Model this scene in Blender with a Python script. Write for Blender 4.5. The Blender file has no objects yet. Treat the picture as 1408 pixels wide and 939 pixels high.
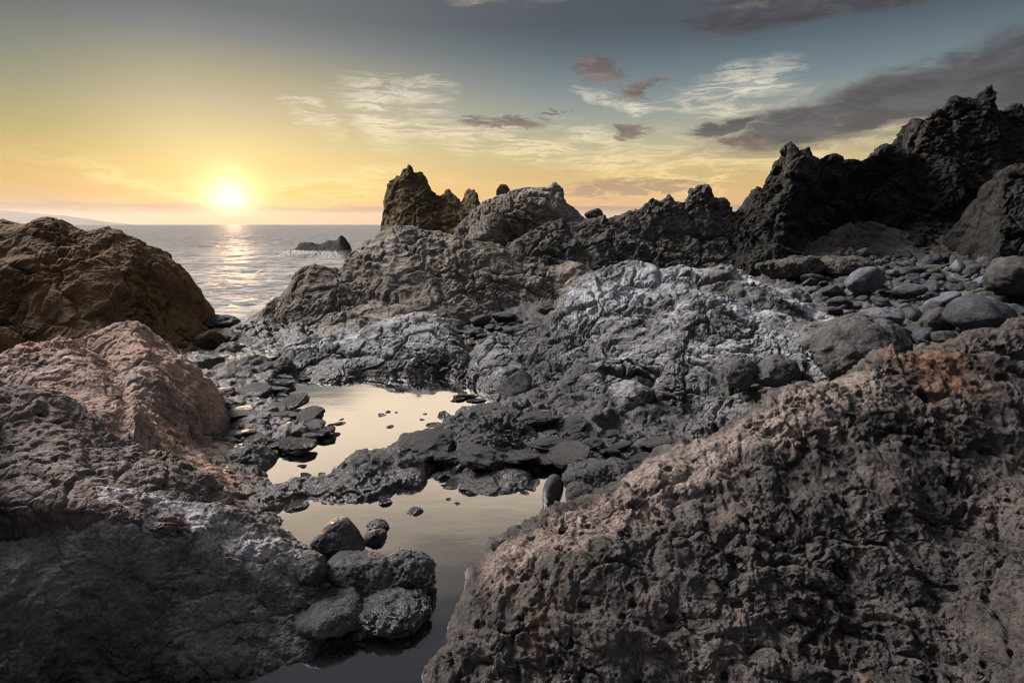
import bpy, math, random
from mathutils import Vector
import numpy as np
from concurrent.futures import ThreadPoolExecutor

scene = bpy.context.scene
COL = scene.collection
R = math.radians
HAZE = 2e-5
Q = 1.0                                   # mesh density factor

# ------------------------------------------------------------------ camera
F, CX, CY, HOR, H = 782.0, 704.0, 469.5, 309.0, 2.0   # focal length in photo pixels, centre, horizon row, eye height
PITCH = math.atan((CY - HOR) / F)
cam_d = bpy.data.cameras.new('camera')
cam_d.sensor_width = 36.0
cam_d.lens = 36.0 * F / 1408.0
cam_d.clip_start = 0.05
cam_d.clip_end = 90000.0
cam = bpy.data.objects.new('camera', cam_d)
COL.objects.link(cam)
cam.location = (0, 0, H)
cam.rotation_euler = (R(90) - PITCH, 0, 0)
scene.camera = cam

# ------------------------------------------------------------------ view and engine
scene.render.engine = 'CYCLES'
scene.cycles.use_denoising = True
scene.cycles.max_bounces = 5
scene.cycles.diffuse_bounces = 3
scene.cycles.glossy_bounces = 3
scene.cycles.transmission_bounces = 2
scene.cycles.volume_bounces = 0
scene.cycles.filter_width = 1.1
scene.view_settings.view_transform = 'Standard'
scene.view_settings.look = 'None'
scene.view_settings.gamma = 1.0
scene.view_settings.exposure = 0.0
scene.view_settings.use_curve_mapping = False

CP, SP = math.cos(PITCH), math.sin(PITCH)
def ray(px, py):
    u = (np.asarray(px, float) - CX) / F
    v = (CY - np.asarray(py, float)) / F
    return u, CP + v * SP, -SP + v * CP
def W(px, py, Y):
    """the point at distance Y ahead that the photograph shows at (px, py)"""
    a, b, c = ray(px, py)
    t = np.asarray(Y, float) / b
    return np.stack([a * t, b * t, H + c * t], -1)
def G(px, py, z=0.0):
    a, b, c = ray(px, py)
    t = (z - H) / c
    return np.stack([a * t, b * t, H + c * t], -1)
def azel(px, py):
    a, b, c = ray(px, py)
    return math.atan2(float(a), float(b)), math.atan2(float(c), math.hypot(float(a), float(b)))

SUN_AZ, SUN_EL = azel(318, 271)
SUN_DIR = (math.sin(SUN_AZ) * math.cos(SUN_EL), math.cos(SUN_AZ) * math.cos(SUN_EL), math.sin(SUN_EL))

def lin(r, g, b):
    f = lambda c: (c / 12.92 if c <= 0.04045 else ((c + 0.055) / 1.055) ** 2.4)
    return (f(r / 255), f(g / 255), f(b / 255), 1.0)

# ------------------------------------------------------------------ node helper
class NT:
    def __init__(s, tree):
        s.t = tree
        for n in list(tree.nodes): tree.nodes.remove(n)
    def n(s, kind, **kw):
        x = s.t.nodes.new(kind)
        for k, v in kw.items(): setattr(x, k, v)
        return x
    def put(s, sock, v):
        if hasattr(v, 'is_linked') or isinstance(v, bpy.types.NodeSocket): s.t.links.new(v, sock)
        else: sock.default_value = v
    def m(s, op, a, b=None, c=None, clamp=False):
        x = s.n('ShaderNodeMath', operation=op, use_clamp=clamp)
        s.put(x.inputs[0], a)
        if b is not None: s.put(x.inputs[1], b)
        if c is not None: s.put(x.inputs[2], c)
        return x.outputs[0]
    def vm(s, op, a, b=None, out=0):
        x = s.n('ShaderNodeVectorMath', operation=op)
        s.put(x.inputs[0], a)
        if b is not None: s.put(x.inputs['Scale'] if op == 'SCALE' else x.inputs[1], b)
        return x.outputs[out]
    def mix(s, f, a, b, blend='MIX'):
        x = s.n('ShaderNodeMix', data_type='RGBA', blend_type=blend)
        s.put(x.inputs[0], f); s.put(x.inputs[6], a); s.put(x.inputs[7], b)
        return x.outputs[2]
    def step(s, x, lo, hi):
        y = s.n('ShaderNodeMapRange', interpolation_type='SMOOTHSTEP')
        s.put(y.inputs[0], x); y.inputs[1].default_value = lo; y.inputs[2].default_value = hi
        return y.outputs[0]
    def ramp(s, x, pts, interp='LINEAR'):
        y = s.n('ShaderNodeValToRGB'); cr = y.color_ramp; cr.interpolation = interp
        while len(cr.elements) < len(pts): cr.elements.new(0.5)
        for e, (p, c) in zip(cr.elements, pts): e.position = p; e.color = c
        s.put(y.inputs[0], x)
        return y.outputs[0]
    def noise(s, vec, scale, detail=4, rough=0.55, dist=0.0, out=0, typ='FBM'):
        y = s.n('ShaderNodeTexNoise'); y.noise_type = typ
        s.put(y.inputs['Vector'], vec); y.inputs['Scale'].default_value = scale; y.inputs['Detail'].default_value = detail
        y.inputs['Roughness'].default_value = rough; y.inputs['Distortion'].default_value = dist
        return y.outputs[out]
    def comb(s, x, y, z):
        c = s.n('ShaderNodeCombineXYZ'); s.put(c.inputs[0], x); s.put(c.inputs[1], y); s.put(c.inputs[2], z)
        return c.outputs[0]

# ------------------------------------------------------------------ world: sunset sky
world = bpy.data.worlds.new('World'); scene.world = world; world.use_nodes = True
w = NT(world.node_tree)
d = w.n('ShaderNodeTexCoord').outputs['Generated']
sep = w.n('ShaderNodeSeparateXYZ'); w.put(sep.inputs[0], d)
dx, dy, dz = sep.outputs
az = w.m('ARCTAN2', dx, dy)
el = w.m('ARCSINE', dz)
EL = lambda deg: deg / 90.0
elf = w.m('DIVIDE', el, R(90), clamp=True)
def stops(tab):
    pts = [(EL(math.degrees(azel(318, py)[1])), lin(*c)) for py, c in tab]
    pts = [(max(p, 0.0), c) for p, c in pts][::-1]
    return pts + [(EL(30), lin(66, 74, 82)), (EL(46), lin(62, 66, 76))]
sunside = w.ramp(elf, stops([(10, (80, 98, 108)), (50, (108, 121, 125)), (100, (158, 154, 130)), (150, (192, 181, 144)), (200, (222, 201, 138)), (240, (242, 206, 120)), (265, (246, 194, 84)), (295, (226, 164, 88)), (309, (205, 156, 104))]))
leftside = w.ramp(elf, stops([(10, (64, 79, 86)), (50, (82, 97, 100)), (100, (116, 125, 112)), (150, (149, 148, 112)), (200, (180, 166, 94)), (240, (208, 172, 86)), (265, (206, 160, 80)), (295, (186, 150, 112)), (309, (180, 146, 116))]))
farside = w.ramp(elf, stops([(10, (60, 74, 86)), (50, (78, 98, 110)), (100, (110, 130, 138)), (150, (152, 160, 150)), (200, (192, 182, 140)), (240, (212, 179, 112)), (265, (224, 176, 108)), (295, (214, 160, 102)), (309, (200, 148, 98))]))
daz = w.m('ABSOLUTE', w.m('SUBTRACT', az, SUN_AZ))
rside = w.m('SUBTRACT', az, SUN_AZ)
grad = w.mix(w.step(rside, R(4), R(34)), sunside, farside)
grad = w.mix(w.step(rside, R(-2), R(-15)), grad, leftside)
grad = w.mix(w.step(w.m('ABSOLUTE', az), R(55), R(110)), grad, w.mix(w.step(el, R(0), R(50)), lin(70, 66, 74), lin(84, 88, 102)))
# glow of the low sun in the air around it
sdot = w.vm('DOT_PRODUCT', d, SUN_DIR, out=1)
ang = w.m('ARCCOSINE', w.m('MINIMUM', sdot, 0.9999999))
def gl(width, power=2.0): return w.m('EXPONENT', w.m('MULTIPLY', w.m('POWER', w.m('DIVIDE', ang, R(width)), power), -1.0))
hz = w.step(el, R(0.2), R(1.9))
core = w.m('MULTIPLY', gl(1.5, 1.5), hz)
halo = w.m('MULTIPLY', gl(2.7, 1.0), w.m('ADD', w.m('MULTIPLY', hz, .55), .45))
wide = gl(16, 1.4)
# ---- clouds, placed by direction
cv = w.comb(az, el, 0.0)
wob = w.noise(w.vm('MULTIPLY', cv, (9, 26, 1)), 1.0, 6, .62, .4, out=1)
wobv = w.vm('MULTIPLY', w.vm('SUBTRACT', wob, (.5, .5, .5)), (.16, .05, 0))
cvw = w.vm('ADD', cv, wobv)
def ell(px, py, wpx, hpx, rot=0.0, soft=(1.0, .25), src=None):
    a0, e0 = azel(px, py)
    mp = w.n('ShaderNodeMapping', vector_type='TEXTURE')
    w.put(mp.inputs[0], src or cvw)
    mp.inputs['Location'].default_value = (a0, e0, 0)
    mp.inputs['Rotation'].default_value = (0, 0, R(rot))
    mp.inputs['Scale'].default_value = (wpx / 840., hpx / 840., 1)
    return w.step(w.vm('LENGTH', mp.outputs[0], out=1), soft[0], soft[1])
def mx(*xs):
    r = xs[0]
    for x in xs[1:]: r = w.m('MAXIMUM', r, x)
    return r
cvs = w.vm('ADD', cv, w.vm('SCALE', wobv, .45))
def streak(rot, sx, sy, lo, hi, seed, dist=1.2):
    mp = w.n('ShaderNodeMapping'); w.put(mp.inputs[0], cvs)
    mp.inputs['Rotation'].default_value = (0, 0, R(rot)); mp.inputs['Scale'].default_value = (sx, sy, 1); mp.inputs['Location'].default_value = (seed, seed * .7, 0)
    return w.step(w.noise(mp.outputs[0], 1.0, 9, .6, dist), lo, hi)
# pale cirrus
ci = mx(ell(545, 132, 100, 30, 2), ell(520, 160, 70, 40, -34), ell(890, 148, 120, 14, -12), ell(1000, 140, 105, 46, 16), ell(940, 236, 210, 50, 6),
        ell(700, 200, 260, 26, -10), ell(435, 162, 48, 24, -32), ell(230, 256, 130, 16, -12), ell(485, 252, 150, 30, 4), ell(830, 212, 110, 40, -24), ell(1140, 190, 130, 40, 4))
def strands(rot, sx, sy, seed, lo=.82, hi=.99):
    mp = w.n('ShaderNodeMapping'); w.put(mp.inputs[0], cvs)
    mp.inputs['Rotation'].default_value = (0, 0, R(rot)); mp.inputs['Scale'].default_value = (sx, sy, 1); mp.inputs['Location'].default_value = (seed, -seed, 0)
    n_ = w.noise(mp.outputs[0], 1.0, 6, .55, .35)
    return w.step(w.m('SUBTRACT', 1.0, w.m('ABSOLUTE', w.m('MULTIPLY', w.m('SUBTRACT', n_, .5), 4.0))), lo, hi)
ci = w.m('MULTIPLY', ci, w.step(w.noise(w.vm('MULTIPLY', cv, (8, 22, 1)), 1.0, 6, .6, .8), .36, .6))
veil = w.m('MULTIPLY', w.m('POWER', ci, .9), streak(-16, 5, 40, .38, .68, 3.1, .5))
cirrus = w.m('MULTIPLY', veil, .34)
for rot_, sx_, sy_, sd_ in ((-20, 5, 34, 2.2), (-30, 4, 46, 6.1), (14, 4, 52, 9.4)):
    cirrus = w.m('MAXIMUM', cirrus, w.m('MULTIPLY', w.m('POWER', ci, .6), w.m('MULTIPLY', strands(rot_, sx_, sy_, sd_, .74, 1.0), .85)))
# grey banks that the sun leaves dark
dk = mx(ell(1240, 140, 300, 46, 10), ell(1410, 105, 190, 74, 22), ell(1000, 170, 90, 13, 6), ell(1150, -2, 260, 34, 2))
dkn = streak(-8, 9, 40, .24, .60, 8.7, 1.0)
dark = w.m('MULTIPLY', dk, w.m('ADD', w.m('MULTIPLY', dkn, .5), .5))
wob2 = w.vm('MULTIPLY', w.vm('SUBTRACT', w.noise(w.vm('MULTIPLY', cv, (22, 70, 1)), 1.0, 8, .7, .6, out=1), (.5, .5, .5)), (.13, .05, 0))
cvr = w.vm('ADD', cv, wob2)
sm = mx(*[ell(*e, soft=(1.15, .1), src=cvr) for e in [(692, 167, 86, 11, -2), (826, 96, 46, 24, -16), (880, 121, 42, 16, 16), (868, 180, 34, 15, 14), (1020, 192, 52, 8, 0), (870, 258, 160, 15, 2), (340, 283, 50, 4, 0), (755, 155, 26, 5, 0), (100, 287, 130, 5, 0)]])
small = w.step(w.m('MULTIPLY', sm, w.m('ADD', w.m('MULTIPLY', streak(-6, 24, 80, .3, .62, 2.7, .8), .6), .4)), .08, .62)
# low stratus along the sea horizon
bandn = w.noise(w.vm('MULTIPLY', cv, (7, 60, 1)), 1.0, 7, .6, .3)
bel = w.m('ADD', el, w.m('MULTIPLY', w.m('SUBTRACT', bandn, .5), R(1.3)))
band = w.m('MULTIPLY', w.step(bel, R(1.75), R(1.25)), w.m('SUBTRACT', 1.0, w.m('MULTIPLY', gl(2.2), .8)))
lip = w.m('MULTIPLY', w.m('MULTIPLY', w.step(bel, R(1.0), R(1.35)), w.step(bel, R(1.9), R(1.5))), w.m('SUBTRACT', 1.0, gl(2.6)))
thin = w.m('MULTIPLY', streak(6, 4, 26, .45, .75, 5.5, 1.5), w.m('MULTIPLY', w.step(el, R(11), R(4)), .28))
sky = grad
sky = w.mix(w.m('MULTIPLY', wide, .07), sky, lin(255, 215, 130))
sky = w.mix(thin, sky, w.mix(w.step(daz, R(10), R(50)), lin(244, 214, 150), lin(232, 206, 160)))
sky = w.mix(w.m('MULTIPLY', cirrus, .95), sky, w.mix(w.step(el, R(3), R(12)), lin(255, 226, 150), lin(244, 234, 214)))
sky = w.mix(w.m('MULTIPLY', band, .85), sky, w.mix(w.step(daz, R(3), R(20)), lin(200, 152, 100), lin(176, 150, 124)))
sky = w.mix(w.m('MULTIPLY', lip, .7), sky, lin(138, 114, 96))
bk = w.noise(w.vm('MULTIPLY', cv, (12, 40, 1)), 1.0, 8, .65, .5)
bcol = w.mix(w.step(bk, .35, .68), lin(48, 51, 60), lin(80, 80, 88))
sky = w.mix(w.m('MULTIPLY', w.step(dark, 0.0, .75), .94), sky, bcol)
scol = w.mix(w.step(el, R(3), R(8)), lin(170, 140, 104), w.mix(w.step(bk, .4, .65), lin(88, 80, 80), lin(140, 122, 112)))
sky = w.mix(w.m('MULTIPLY', small, .9), sky, scol)
sky = w.mix(halo, sky, (.42, .31, .14, 1), 'ADD')
sky = w.mix(core, sky, (1.7, 1.45, .9, 1), 'ADD')
# added sky brightness, unseen outside the frame, to light the rocks and pools
HI = Vector((-.66, .38, .62)).normalized()
hi_a = w.m('ARCCOSINE', w.m('MINIMUM', w.vm('DOT_PRODUCT', d, tuple(HI), out=1), .999999))
high = w.m('MULTIPLY', w.step(hi_a, R(15), R(8)), w.m('ADD', .75, w.m('MULTIPLY', w.noise(d, 3.0, 4), .5)))
back = w.m('MULTIPLY', w.step(dy, .15, -.5), w.step(el, R(5), R(35)))
sky = w.mix(w.m('MULTIPLY', back, .5), sky, (.16, .157, .185, 1))
shn = w.m('MULTIPLY', w.m('SUBTRACT', w.noise(w.vm('MULTIPLY', cv, (3.5, 11, 1)), 1.0, 8, .62, .6), .5), R(9))
she = w.m('ADD', el, shn)
shelf = w.m('MULTIPLY', w.m('MULTIPLY', w.step(she, R(18.8), R(22.4)), w.step(she, R(43), R(23))), w.m('MULTIPLY', w.step(dy, .2, .6), .8))
sky = w.mix(shelf, sky, (1.25, 1.02, .76, 1))  # added bright band above the frame for the pools to mirror
zen = w.m('MULTIPLY', w.step(el, R(56), R(76)), .8)
sky = w.mix(zen, sky, (1.1, 1.1, 1.25, 1))
sky = w.mix(high, sky, (68.0, 62.5, 59.0, 1))  # added unseen lobe at upper left, main light on the rocks
sky = w.mix(w.step(el, R(-.6), R(-3)), sky, (.012, .012, .013, 1))
nish = w.n('ShaderNodeTexSky', sky_type='NISHITA', sun_disc=False)
nish.sun_elevation = SUN_EL; nish.sun_rotation = SUN_AZ
bg1 = w.n('ShaderNodeBackground'); w.put(bg1.inputs[0], w.mix(1.0, nish.outputs[0], (.12, .14, .2, 1), 'MULTIPLY')); bg1.inputs[1].default_value = 0.05
bg2 = w.n('ShaderNodeBackground'); w.put(bg2.inputs[0], sky); bg2.inputs[1].default_value = 0.93
add = w.n('ShaderNodeAddShader'); w.put(add.inputs[0], bg1.outputs[0]); w.put(add.inputs[1], bg2.outputs[0])
out = w.n('ShaderNodeOutputWorld'); w.put(out.inputs[0], add.outputs[0])

# ------------------------------------------------------------------ sun
sun_d = bpy.data.lights.new('sun', 'SUN')
sun_d.energy = 3.4; sun_d.specular_factor = .25; sun_d.angle = R(0.6); sun_d.color = (1.0, .62, .34)
sun = bpy.data.objects.new('sun', sun_d); COL.objects.link(sun)
sun.location = (-8, 16, 6)
sun.rotation_euler = (R(90) - SUN_EL, 0, math.pi - SUN_AZ)
sun.rotation_euler = Vector(SUN_DIR).to_track_quat('Z', 'Y').to_euler()

# ------------------------------------------------------------------ noise in numpy
POOL = ThreadPoolExecutor(4)
rg = np.random.default_rng(7)
PERM = np.concatenate([rg.permutation(256)] * 3).astype(np.int32)
GR = rg.normal(size=(256, 3)); GR = (GR / np.linalg.norm(GR, axis=1, keepdims=True)).astype(np.float32)
JIT = rg.random((256, 3)).astype(np.float32)
def par(fn, p):
    n = len(p); k = 30000
    if n <= k: return fn(p)
    parts = list(POOL.map(fn, [p[i:i + k] for i in range(0, n, k)]))
    return np.concatenate(parts)
def _perlin(p):
    p = p.astype(np.float32)
    pi = np.floor(p); f = p - pi; q = pi.astype(np.int32) & 255
    u = f * f * f * (f * (f * 6 - 15) + 10)
    x, y, z = q.T; r = 0
    for i in (0, 1):
        wx = u[:, 0] if i else 1 - u[:, 0]
        a = PERM[x + i]
        for j in (0, 1):
            wy = wx * (u[:, 1] if j else 1 - u[:, 1])
            b = PERM[a + y + j]
            for k in (0, 1):
                g = GR[PERM[b + z + k]]
                dot = g[:, 0] * (f[:, 0] - i) + g[:, 1] * (f[:, 1] - j) + g[:, 2] * (f[:, 2] - k)
                r = r + wy * (u[:, 2] if k else 1 - u[:, 2]) * dot
    return r * 1.6
def perlin(p): return par(_perlin, p)
def fbm(p, octv=4, gain=.5, lac=2.07, mode=0):
    r = 0; a = 1.0; tot = 0
    p = np.asarray(p)
    for i in range(octv):
        n = perlin(p + 17.3 * i)
        if mode == 1: n = np.abs(n) * 2 - .55          # billow: round knobs, sharp creases
        elif mode == 2: n = (1 - np.abs(n)) ** 2 * 1.6 - 1.0   # ridges
        r = r + a * n; tot += a; a *= gain; p = p * lac
    return r / tot
def _worley(p):
    pi = np.floor(p); f = (p - pi).astype(np.float32); q = pi.astype(np.int32)
    f1 = np.full(len(p), 9., np.float32); f2 = f1.copy(); idn = np.zeros(len(p), np.int32)
    for i in (-1, 0, 1):
        a = PERM[(q[:, 0] + i) & 255]
        for j in (-1, 0, 1):
            b = PERM[a + ((q[:, 1] + j) & 255)]
            for k in (-1, 0, 1):
                h = PERM[b + ((q[:, 2] + k) & 255)]
                jt = JIT[h]
                dd = (jt[:, 0] + i - f[:, 0]) ** 2 + (jt[:, 1] + j - f[:, 1]) ** 2 + (jt[:, 2] + k - f[:, 2]) ** 2
                nearer = dd < f1
                f2 = np.where(nearer, f1, np.minimum(f2, dd)); idn = np.where(nearer, h, idn); f1 = np.where(nearer, dd, f1)
    return np.stack([np.sqrt(f1), np.sqrt(f2), idn / 256.0], 1)
def worley(p): return par(_worley, p)
def sstep(x, a, b):
    t = np.clip((x - a) / (b - a), 0, 1); return t * t * (3 - 2 * t)
def warp(p, s, amp, octv=3):
    return p + amp * np.stack([fbm(p / s + o, octv) for o in (3.1, 47.7, 91.3)], 1)

# ------------------------------------------------------------------ rock relief
def relief(P, N, size, seed, fine_len, lump=1., knob=1., crack=1., grit=1., pits=0., bed=0., renorm=None, ridge=0., fold=1.):
    """pushes the points of a rough shape in and out: lumps, knobs, cracks, grit and gas holes"""
    o = np.array([seed * 13.7, seed * 7.1, seed * 3.3])
    p = P + o
    if lump: P = P + N * (lump * .085 * size * fbm(p / (size * .55), 3, .5))[:, None]
    if renorm: N = renorm(P)
    p = P + o
    pw = warp(p, size * .3, size * .07)
    if bed:                                             # tilted layers
        ax = np.array([.35, -.25, .9]); ax /= np.linalg.norm(ax)
        pb = pw + np.outer(pw @ ax, ax) * bed
    else: pb = pw
    mk = .12 + 1.35 * sstep(fbm(p / (size * .55) + 9.1, 3), -.3, .5)
    dsp = knob * size * (fold * .040 * fbm(pb / (size * .42) + 3.3, 4, .5, mode=2) + mk * (.030 * fbm(pb / (size * .2), 5, .55, mode=1) + .028 * fbm(pb / (size * .15) + 7.7, 5, .6)))
    if ridge: dsp = dsp + ridge * .05 * size * fbm(pb / (size * .3) + 5.5, 5, .55, mode=2)
    for L, A in ((size * .32, .05), (size * .1, .016)):
        wv = worley(warp(pb, L * .8, L * .35, 2) / L)
        e = wv[:, 1] - wv[:, 0]
        dsp = dsp + crack * A * size * ((np.clip(e / .13, 0, 1) ** .6 - 1) * np.clip(.3 + mk, 0, 1.2) + .9 * (wv[:, 2] - .5) * np.clip(e / .25, 0, 1))
    P = P + N * dsp[:, None]
    if renorm: N = renorm(P)
    p = P + o
    L = size * .07
    no = max(2, int(math.log2(max(L / fine_len, 2))) + 1)
    g = grit * (.22 + .75 * mk) * .022 * size * (.4 * fbm(p / L, no, .58, mode=1) + .6 * fbm(p / (L * .7) + 31, no, .6))
    if pits:
        for L, rr, th in ((size * .17, .34, .8), (size * .085, .34, .55), (size * .04, .36, .45)):
            wv = worley(warp(p, L, L * .25, 2) / L)
            g = g - pits * L * .5 * sstep(wv[:, 0], rr, rr * .55) * (wv[:, 2] > th)
    return P + N * g[:, None]

def grid_normals(nu, nv, sign):
    def fn(P):
        g = P.reshape(nv, nu, 3)
        n = np.cross(np.gradient(g, axis=1), np.gradient(g, axis=0)).reshape(-1, 3)
        return sign * n / np.maximum(np.linalg.norm(n, axis=1, keepdims=True), 1e-9)
    return fn
def grid_faces(nu, nv, flip):
    i = np.arange(nv - 1)[:, None] * nu + np.arange(nu - 1)[None, :]
    q = np.stack([i, i + 1, i + nu + 1, i + nu], -1).reshape(-1, 4)
    return q[:, ::-1] if flip else q
def mesh_obj(name, P, faces, mat, origin=None, parent=None):
    P = np.asarray(P, np.float64)
    if origin is None: origin = np.array([P[:, 0].mean(), P[:, 1].mean(), P[:, 2].min()])
    me = bpy.data.meshes.new(name)
    n, k = len(faces), faces.shape[1]
    me.vertices.add(len(P)); me.vertices.foreach_set('co', (P - origin).astype(np.float32).ravel())
    me.loops.add(n * k); me.loops.foreach_set('vertex_index', faces.astype(np.int32).ravel())
    me.polygons.add(n)
    me.polygons.foreach_set('loop_start', np.arange(0, n * k, k, dtype=np.int32))
    me.polygons.foreach_set('use_smooth', np.ones(n, bool))
    me.update(calc_edges=True)
    me.materials.append(mat)
    ob = bpy.data.objects.new(name, me); ob.location = origin
    COL.objects.link(ob)
    if parent: ob.parent = parent
    return ob
def tag(o, label=None, cat=None, group=None, kind=None):
    if label: o['label'] = label
    if cat: o['category'] = cat
    if group: o['group'] = group
    if kind: o['kind'] = kind
    return o

# ------------------------------------------------------------------ lofted outcrops
def spline(pts, t, n):
    """centripetal-ish Catmull-Rom through pts with parameter t, n even samples"""
    tt = np.linspace(t[0], t[-1], n)
    i = np.clip(np.searchsorted(t, tt, side='right') - 1, 0, len(t) - 2)
    h = (t[i + 1] - t[i])[:, None]
    m = np.gradient(pts, t, axis=0) if len(t) > 2 else np.repeat((pts[1:] - pts[:1]) / (t[1] - t[0]), 2, 0)
    x = ((tt - t[i])[:, None]) / h
    h00 = 2 * x**3 - 3 * x**2 + 1; h10 = x**3 - 2 * x**2 + x; h01 = 1 - h00; h11 = x**3 - x**2
    return h00 * pts[i] + h10 * h * m[i] + h01 * pts[i + 1] + h11 * h * m[i + 1]
def pchip(pts, t, tt):
    """smooth through pts without overshooting them"""
    h = np.diff(t)[:, None]; dl = np.diff(pts, axis=0) / h
    w1 = 2 * h[1:] + h[:-1]; w2 = h[1:] + 2 * h[:-1]
    ok = dl[:-1] * dl[1:] > 0
    with np.errstate(divide='ignore', invalid='ignore'):
        m = np.where(ok, (w1 + w2) / (w1 / np.where(ok, dl[:-1], 1) + w2 / np.where(ok, dl[1:], 1)), 0)
    m = np.vstack([dl[:1], m, dl[-1:]])
    i = np.clip(np.searchsorted(t, tt, side='right') - 1, 0, len(t) - 2)
    hh = h[i]; x = ((tt - t[i])[:, None]) / hh
    h00 = 2 * x**3 - 3 * x**2 + 1; h10 = x**3 - 2 * x**2 + x; h01 = 1 - h00; h11 = x**3 - x**2
    return h00 * pts[i] + h10 * hh * m[i] + h01 * pts[i + 1] + h11 * hh * m[i + 1]
def loft(name, rows, nu, nv, mat, size, seed, back=1.5, zb=-.3, wl=(.3, .8), wr=(.3, .8), foot=.35, toward=.15, **kw):
    nu = int(nu * Q); nv = int(nv * Q)
    R3 = []; PX = []
    for row in rows:
        a = np.array(row, float)
        w3 = W(a[:, 0], a[:, 1], a[:, 2])
        c = np.concatenate([[0], np.cumsum(np.abs(np.diff(a[:, 0])) + .45 * np.abs(np.diff(a[:, 1])) + 1)])
        # the ends turn away from the viewer and sink
        def end(pt, dx, dy): return np.array([pt[0] + dx, pt[1] + dy, min(pt[2], zb) * .6 + pt[2] * .4 - .1])
        L0 = end(w3[0], -wl[0], wl[1]); L1 = end(w3[-1], wr[0], wr[1])
        w3 = np.vstack([L0, w3, L1]); k = c[-1] * .06 + 4
        c = np.concatenate([[0], c + k, [c[-1] + 2 * k]])
        R3.append(spline(w3, c, nu)); PX.append(a[:, 1].mean())
    crest = R3[0]
    ker = np.hanning(max(5, nu // 10) | 1); ker /= ker.sum(); pad = len(ker) // 2
    zs = np.convolve(np.pad(crest[:, 2], pad, mode='edge'), ker, 'valid')
    top = np.maximum(crest[:, 2] - zb, .05)
    b1 = crest + np.stack([np.zeros(nu), np.full(nu, back * .3), -.10 * top + .6 * np.minimum(zs - crest[:, 2], 0)], 1)
    b2 = crest + np.stack([np.zeros(nu), np.full(nu, back * .75), -.5 * top + .8 * np.minimum(zs - crest[:, 2], 0)], 1)
    b3 = crest.copy(); b3[:, 1] += back; b3[:, 2] = zb
    f = R3[-1].copy(); f[:, 1] -= toward; f[:, 2] = np.minimum(f[:, 2], zb + foot) - foot
    allr = [b3, b2, b1] + R3 + [f]
    wts = [14, 14, 14] + [max(14, abs(PX[i + 1] - PX[i])) for i in range(len(PX) - 1)] + [22]
    A3 = np.stack(allr, 0)
    d3 = np.linalg.norm(np.diff(A3, axis=0), axis=2).mean(1)
    t = np.concatenate([[0], np.cumsum(np.maximum(d3, 1e-3) ** .8)])
    wc = np.concatenate([[0], np.cumsum(wts)]).astype(float)
    tt = np.interp(np.linspace(0, wc[-1], nv), wc, t)
    ker2 = np.hanning(max(5, nv // 14) | 1); ker2 /= ker2.sum(); p2 = len(ker2) // 2   # even out the spacing where it changes
    dt = np.convolve(np.pad(np.diff(tt), p2, mode='edge'), ker2, 'valid'); tt = np.concatenate([[0], np.cumsum(dt)]); tt *= t[-1] / tt[-1]
    P = pchip(A3.reshape(len(allr), -1), t, tt).reshape(-1, 3)
    fn = grid_normals(nu, nv, 1.0)
    N = fn(P)
    mid = P.reshape(nv, nu, 3)[int(nv * .6), nu // 2]; mn = N.reshape(nv, nu, 3)[int(nv * .6), nu // 2]
    s = 1.0 if np.dot(mn, np.array([0, 0, H + 1.5]) - mid) > 0 else -1.0
    fn = grid_normals(nu, nv, s)
    Y = np.median(P[:, 1])
    P = relief(P, fn(P), size, seed, max(.003, Y / 570. * 1.2), renorm=fn, **kw)
    return mesh_obj(name, P, grid_faces(nu, nv, s < 0), mat)

# ------------------------------------------------------------------ loose boulders
_ico = {}
def ico(sub):
    if sub not in _ico:
        import bmesh
        bm = bmesh.new(); bmesh.ops.create_icosphere(bm, subdivisions=sub, radius=1.0)
        v = np.array([x.co[:] for x in bm.verts]); f = np.array([[x.index for x in fc.verts] for fc in bm.faces])
        bm.free(); _ico[sub] = (v / np.linalg.norm(v, axis=1, keepdims=True), f)
    return _ico[sub]
def tri_normals(f):
    def fn(P):
        n = np.cross(P[f[:, 1]] - P[f[:, 0]], P[f[:, 2]] - P[f[:, 0]])
        o = np.zeros_like(P)
        for k in range(3):
            for c in range(3): o[:, c] += np.bincount(f[:, k], n[:, c], len(P))
        return o / np.maximum(np.linalg.norm(o, axis=1, keepdims=True), 1e-12)
    return fn
def boulder_shape(radii, seed, sub=5, angular=.6, flat=.0, fine=.006, **kw):
    v, f = ico(sub)
    r = np.random.default_rng(seed)
    pl = r.normal(size=(11, 3)); pl /= np.linalg.norm(pl, axis=1, keepdims=True)
    c = r.uniform(.6, 1.0, 11)
    dots = v @ pl.T
    s = np.where(dots > .05, c / np.maximum(dots, .05), 9.)
    k = 15.0
    soft = -np.log(np.exp(-k * np.minimum(s, 3)).sum(1) + np.exp(-k * 1.12)) / k
    rad = (1 - angular) * 1.0 + angular * soft
    P = v * rad[:, None] * np.array(radii)
    fn = tri_normals(f)
    size = float(np.mean(radii)) * 1.7
    return relief(P, fn(P), size, seed, fine, renorm=fn, **kw), f
def boulder(name, px, py, Y, wpx, hpx, mat, seed, dr=.9, sub=5, rotz=None, tilt=0., **kw):
    """a loose rock whose middle the photograph shows at (px, py)"""
    k = Y / F
    rad = (wpx * .5 * k, wpx * .5 * k * dr, hpx * .5 * k)
    P, f = boulder_shape(rad, seed, sub, fine=max(.003, Y / 570. * 1.3), **kw)
    if tilt:
        c, s = math.cos(tilt), math.sin(tilt)
        P = P @ np.array([[c, 0, -s], [0, 1, 0], [s, 0, c]])
    return mesh_obj(name, P + W(px, py, Y), f, mat)

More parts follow.
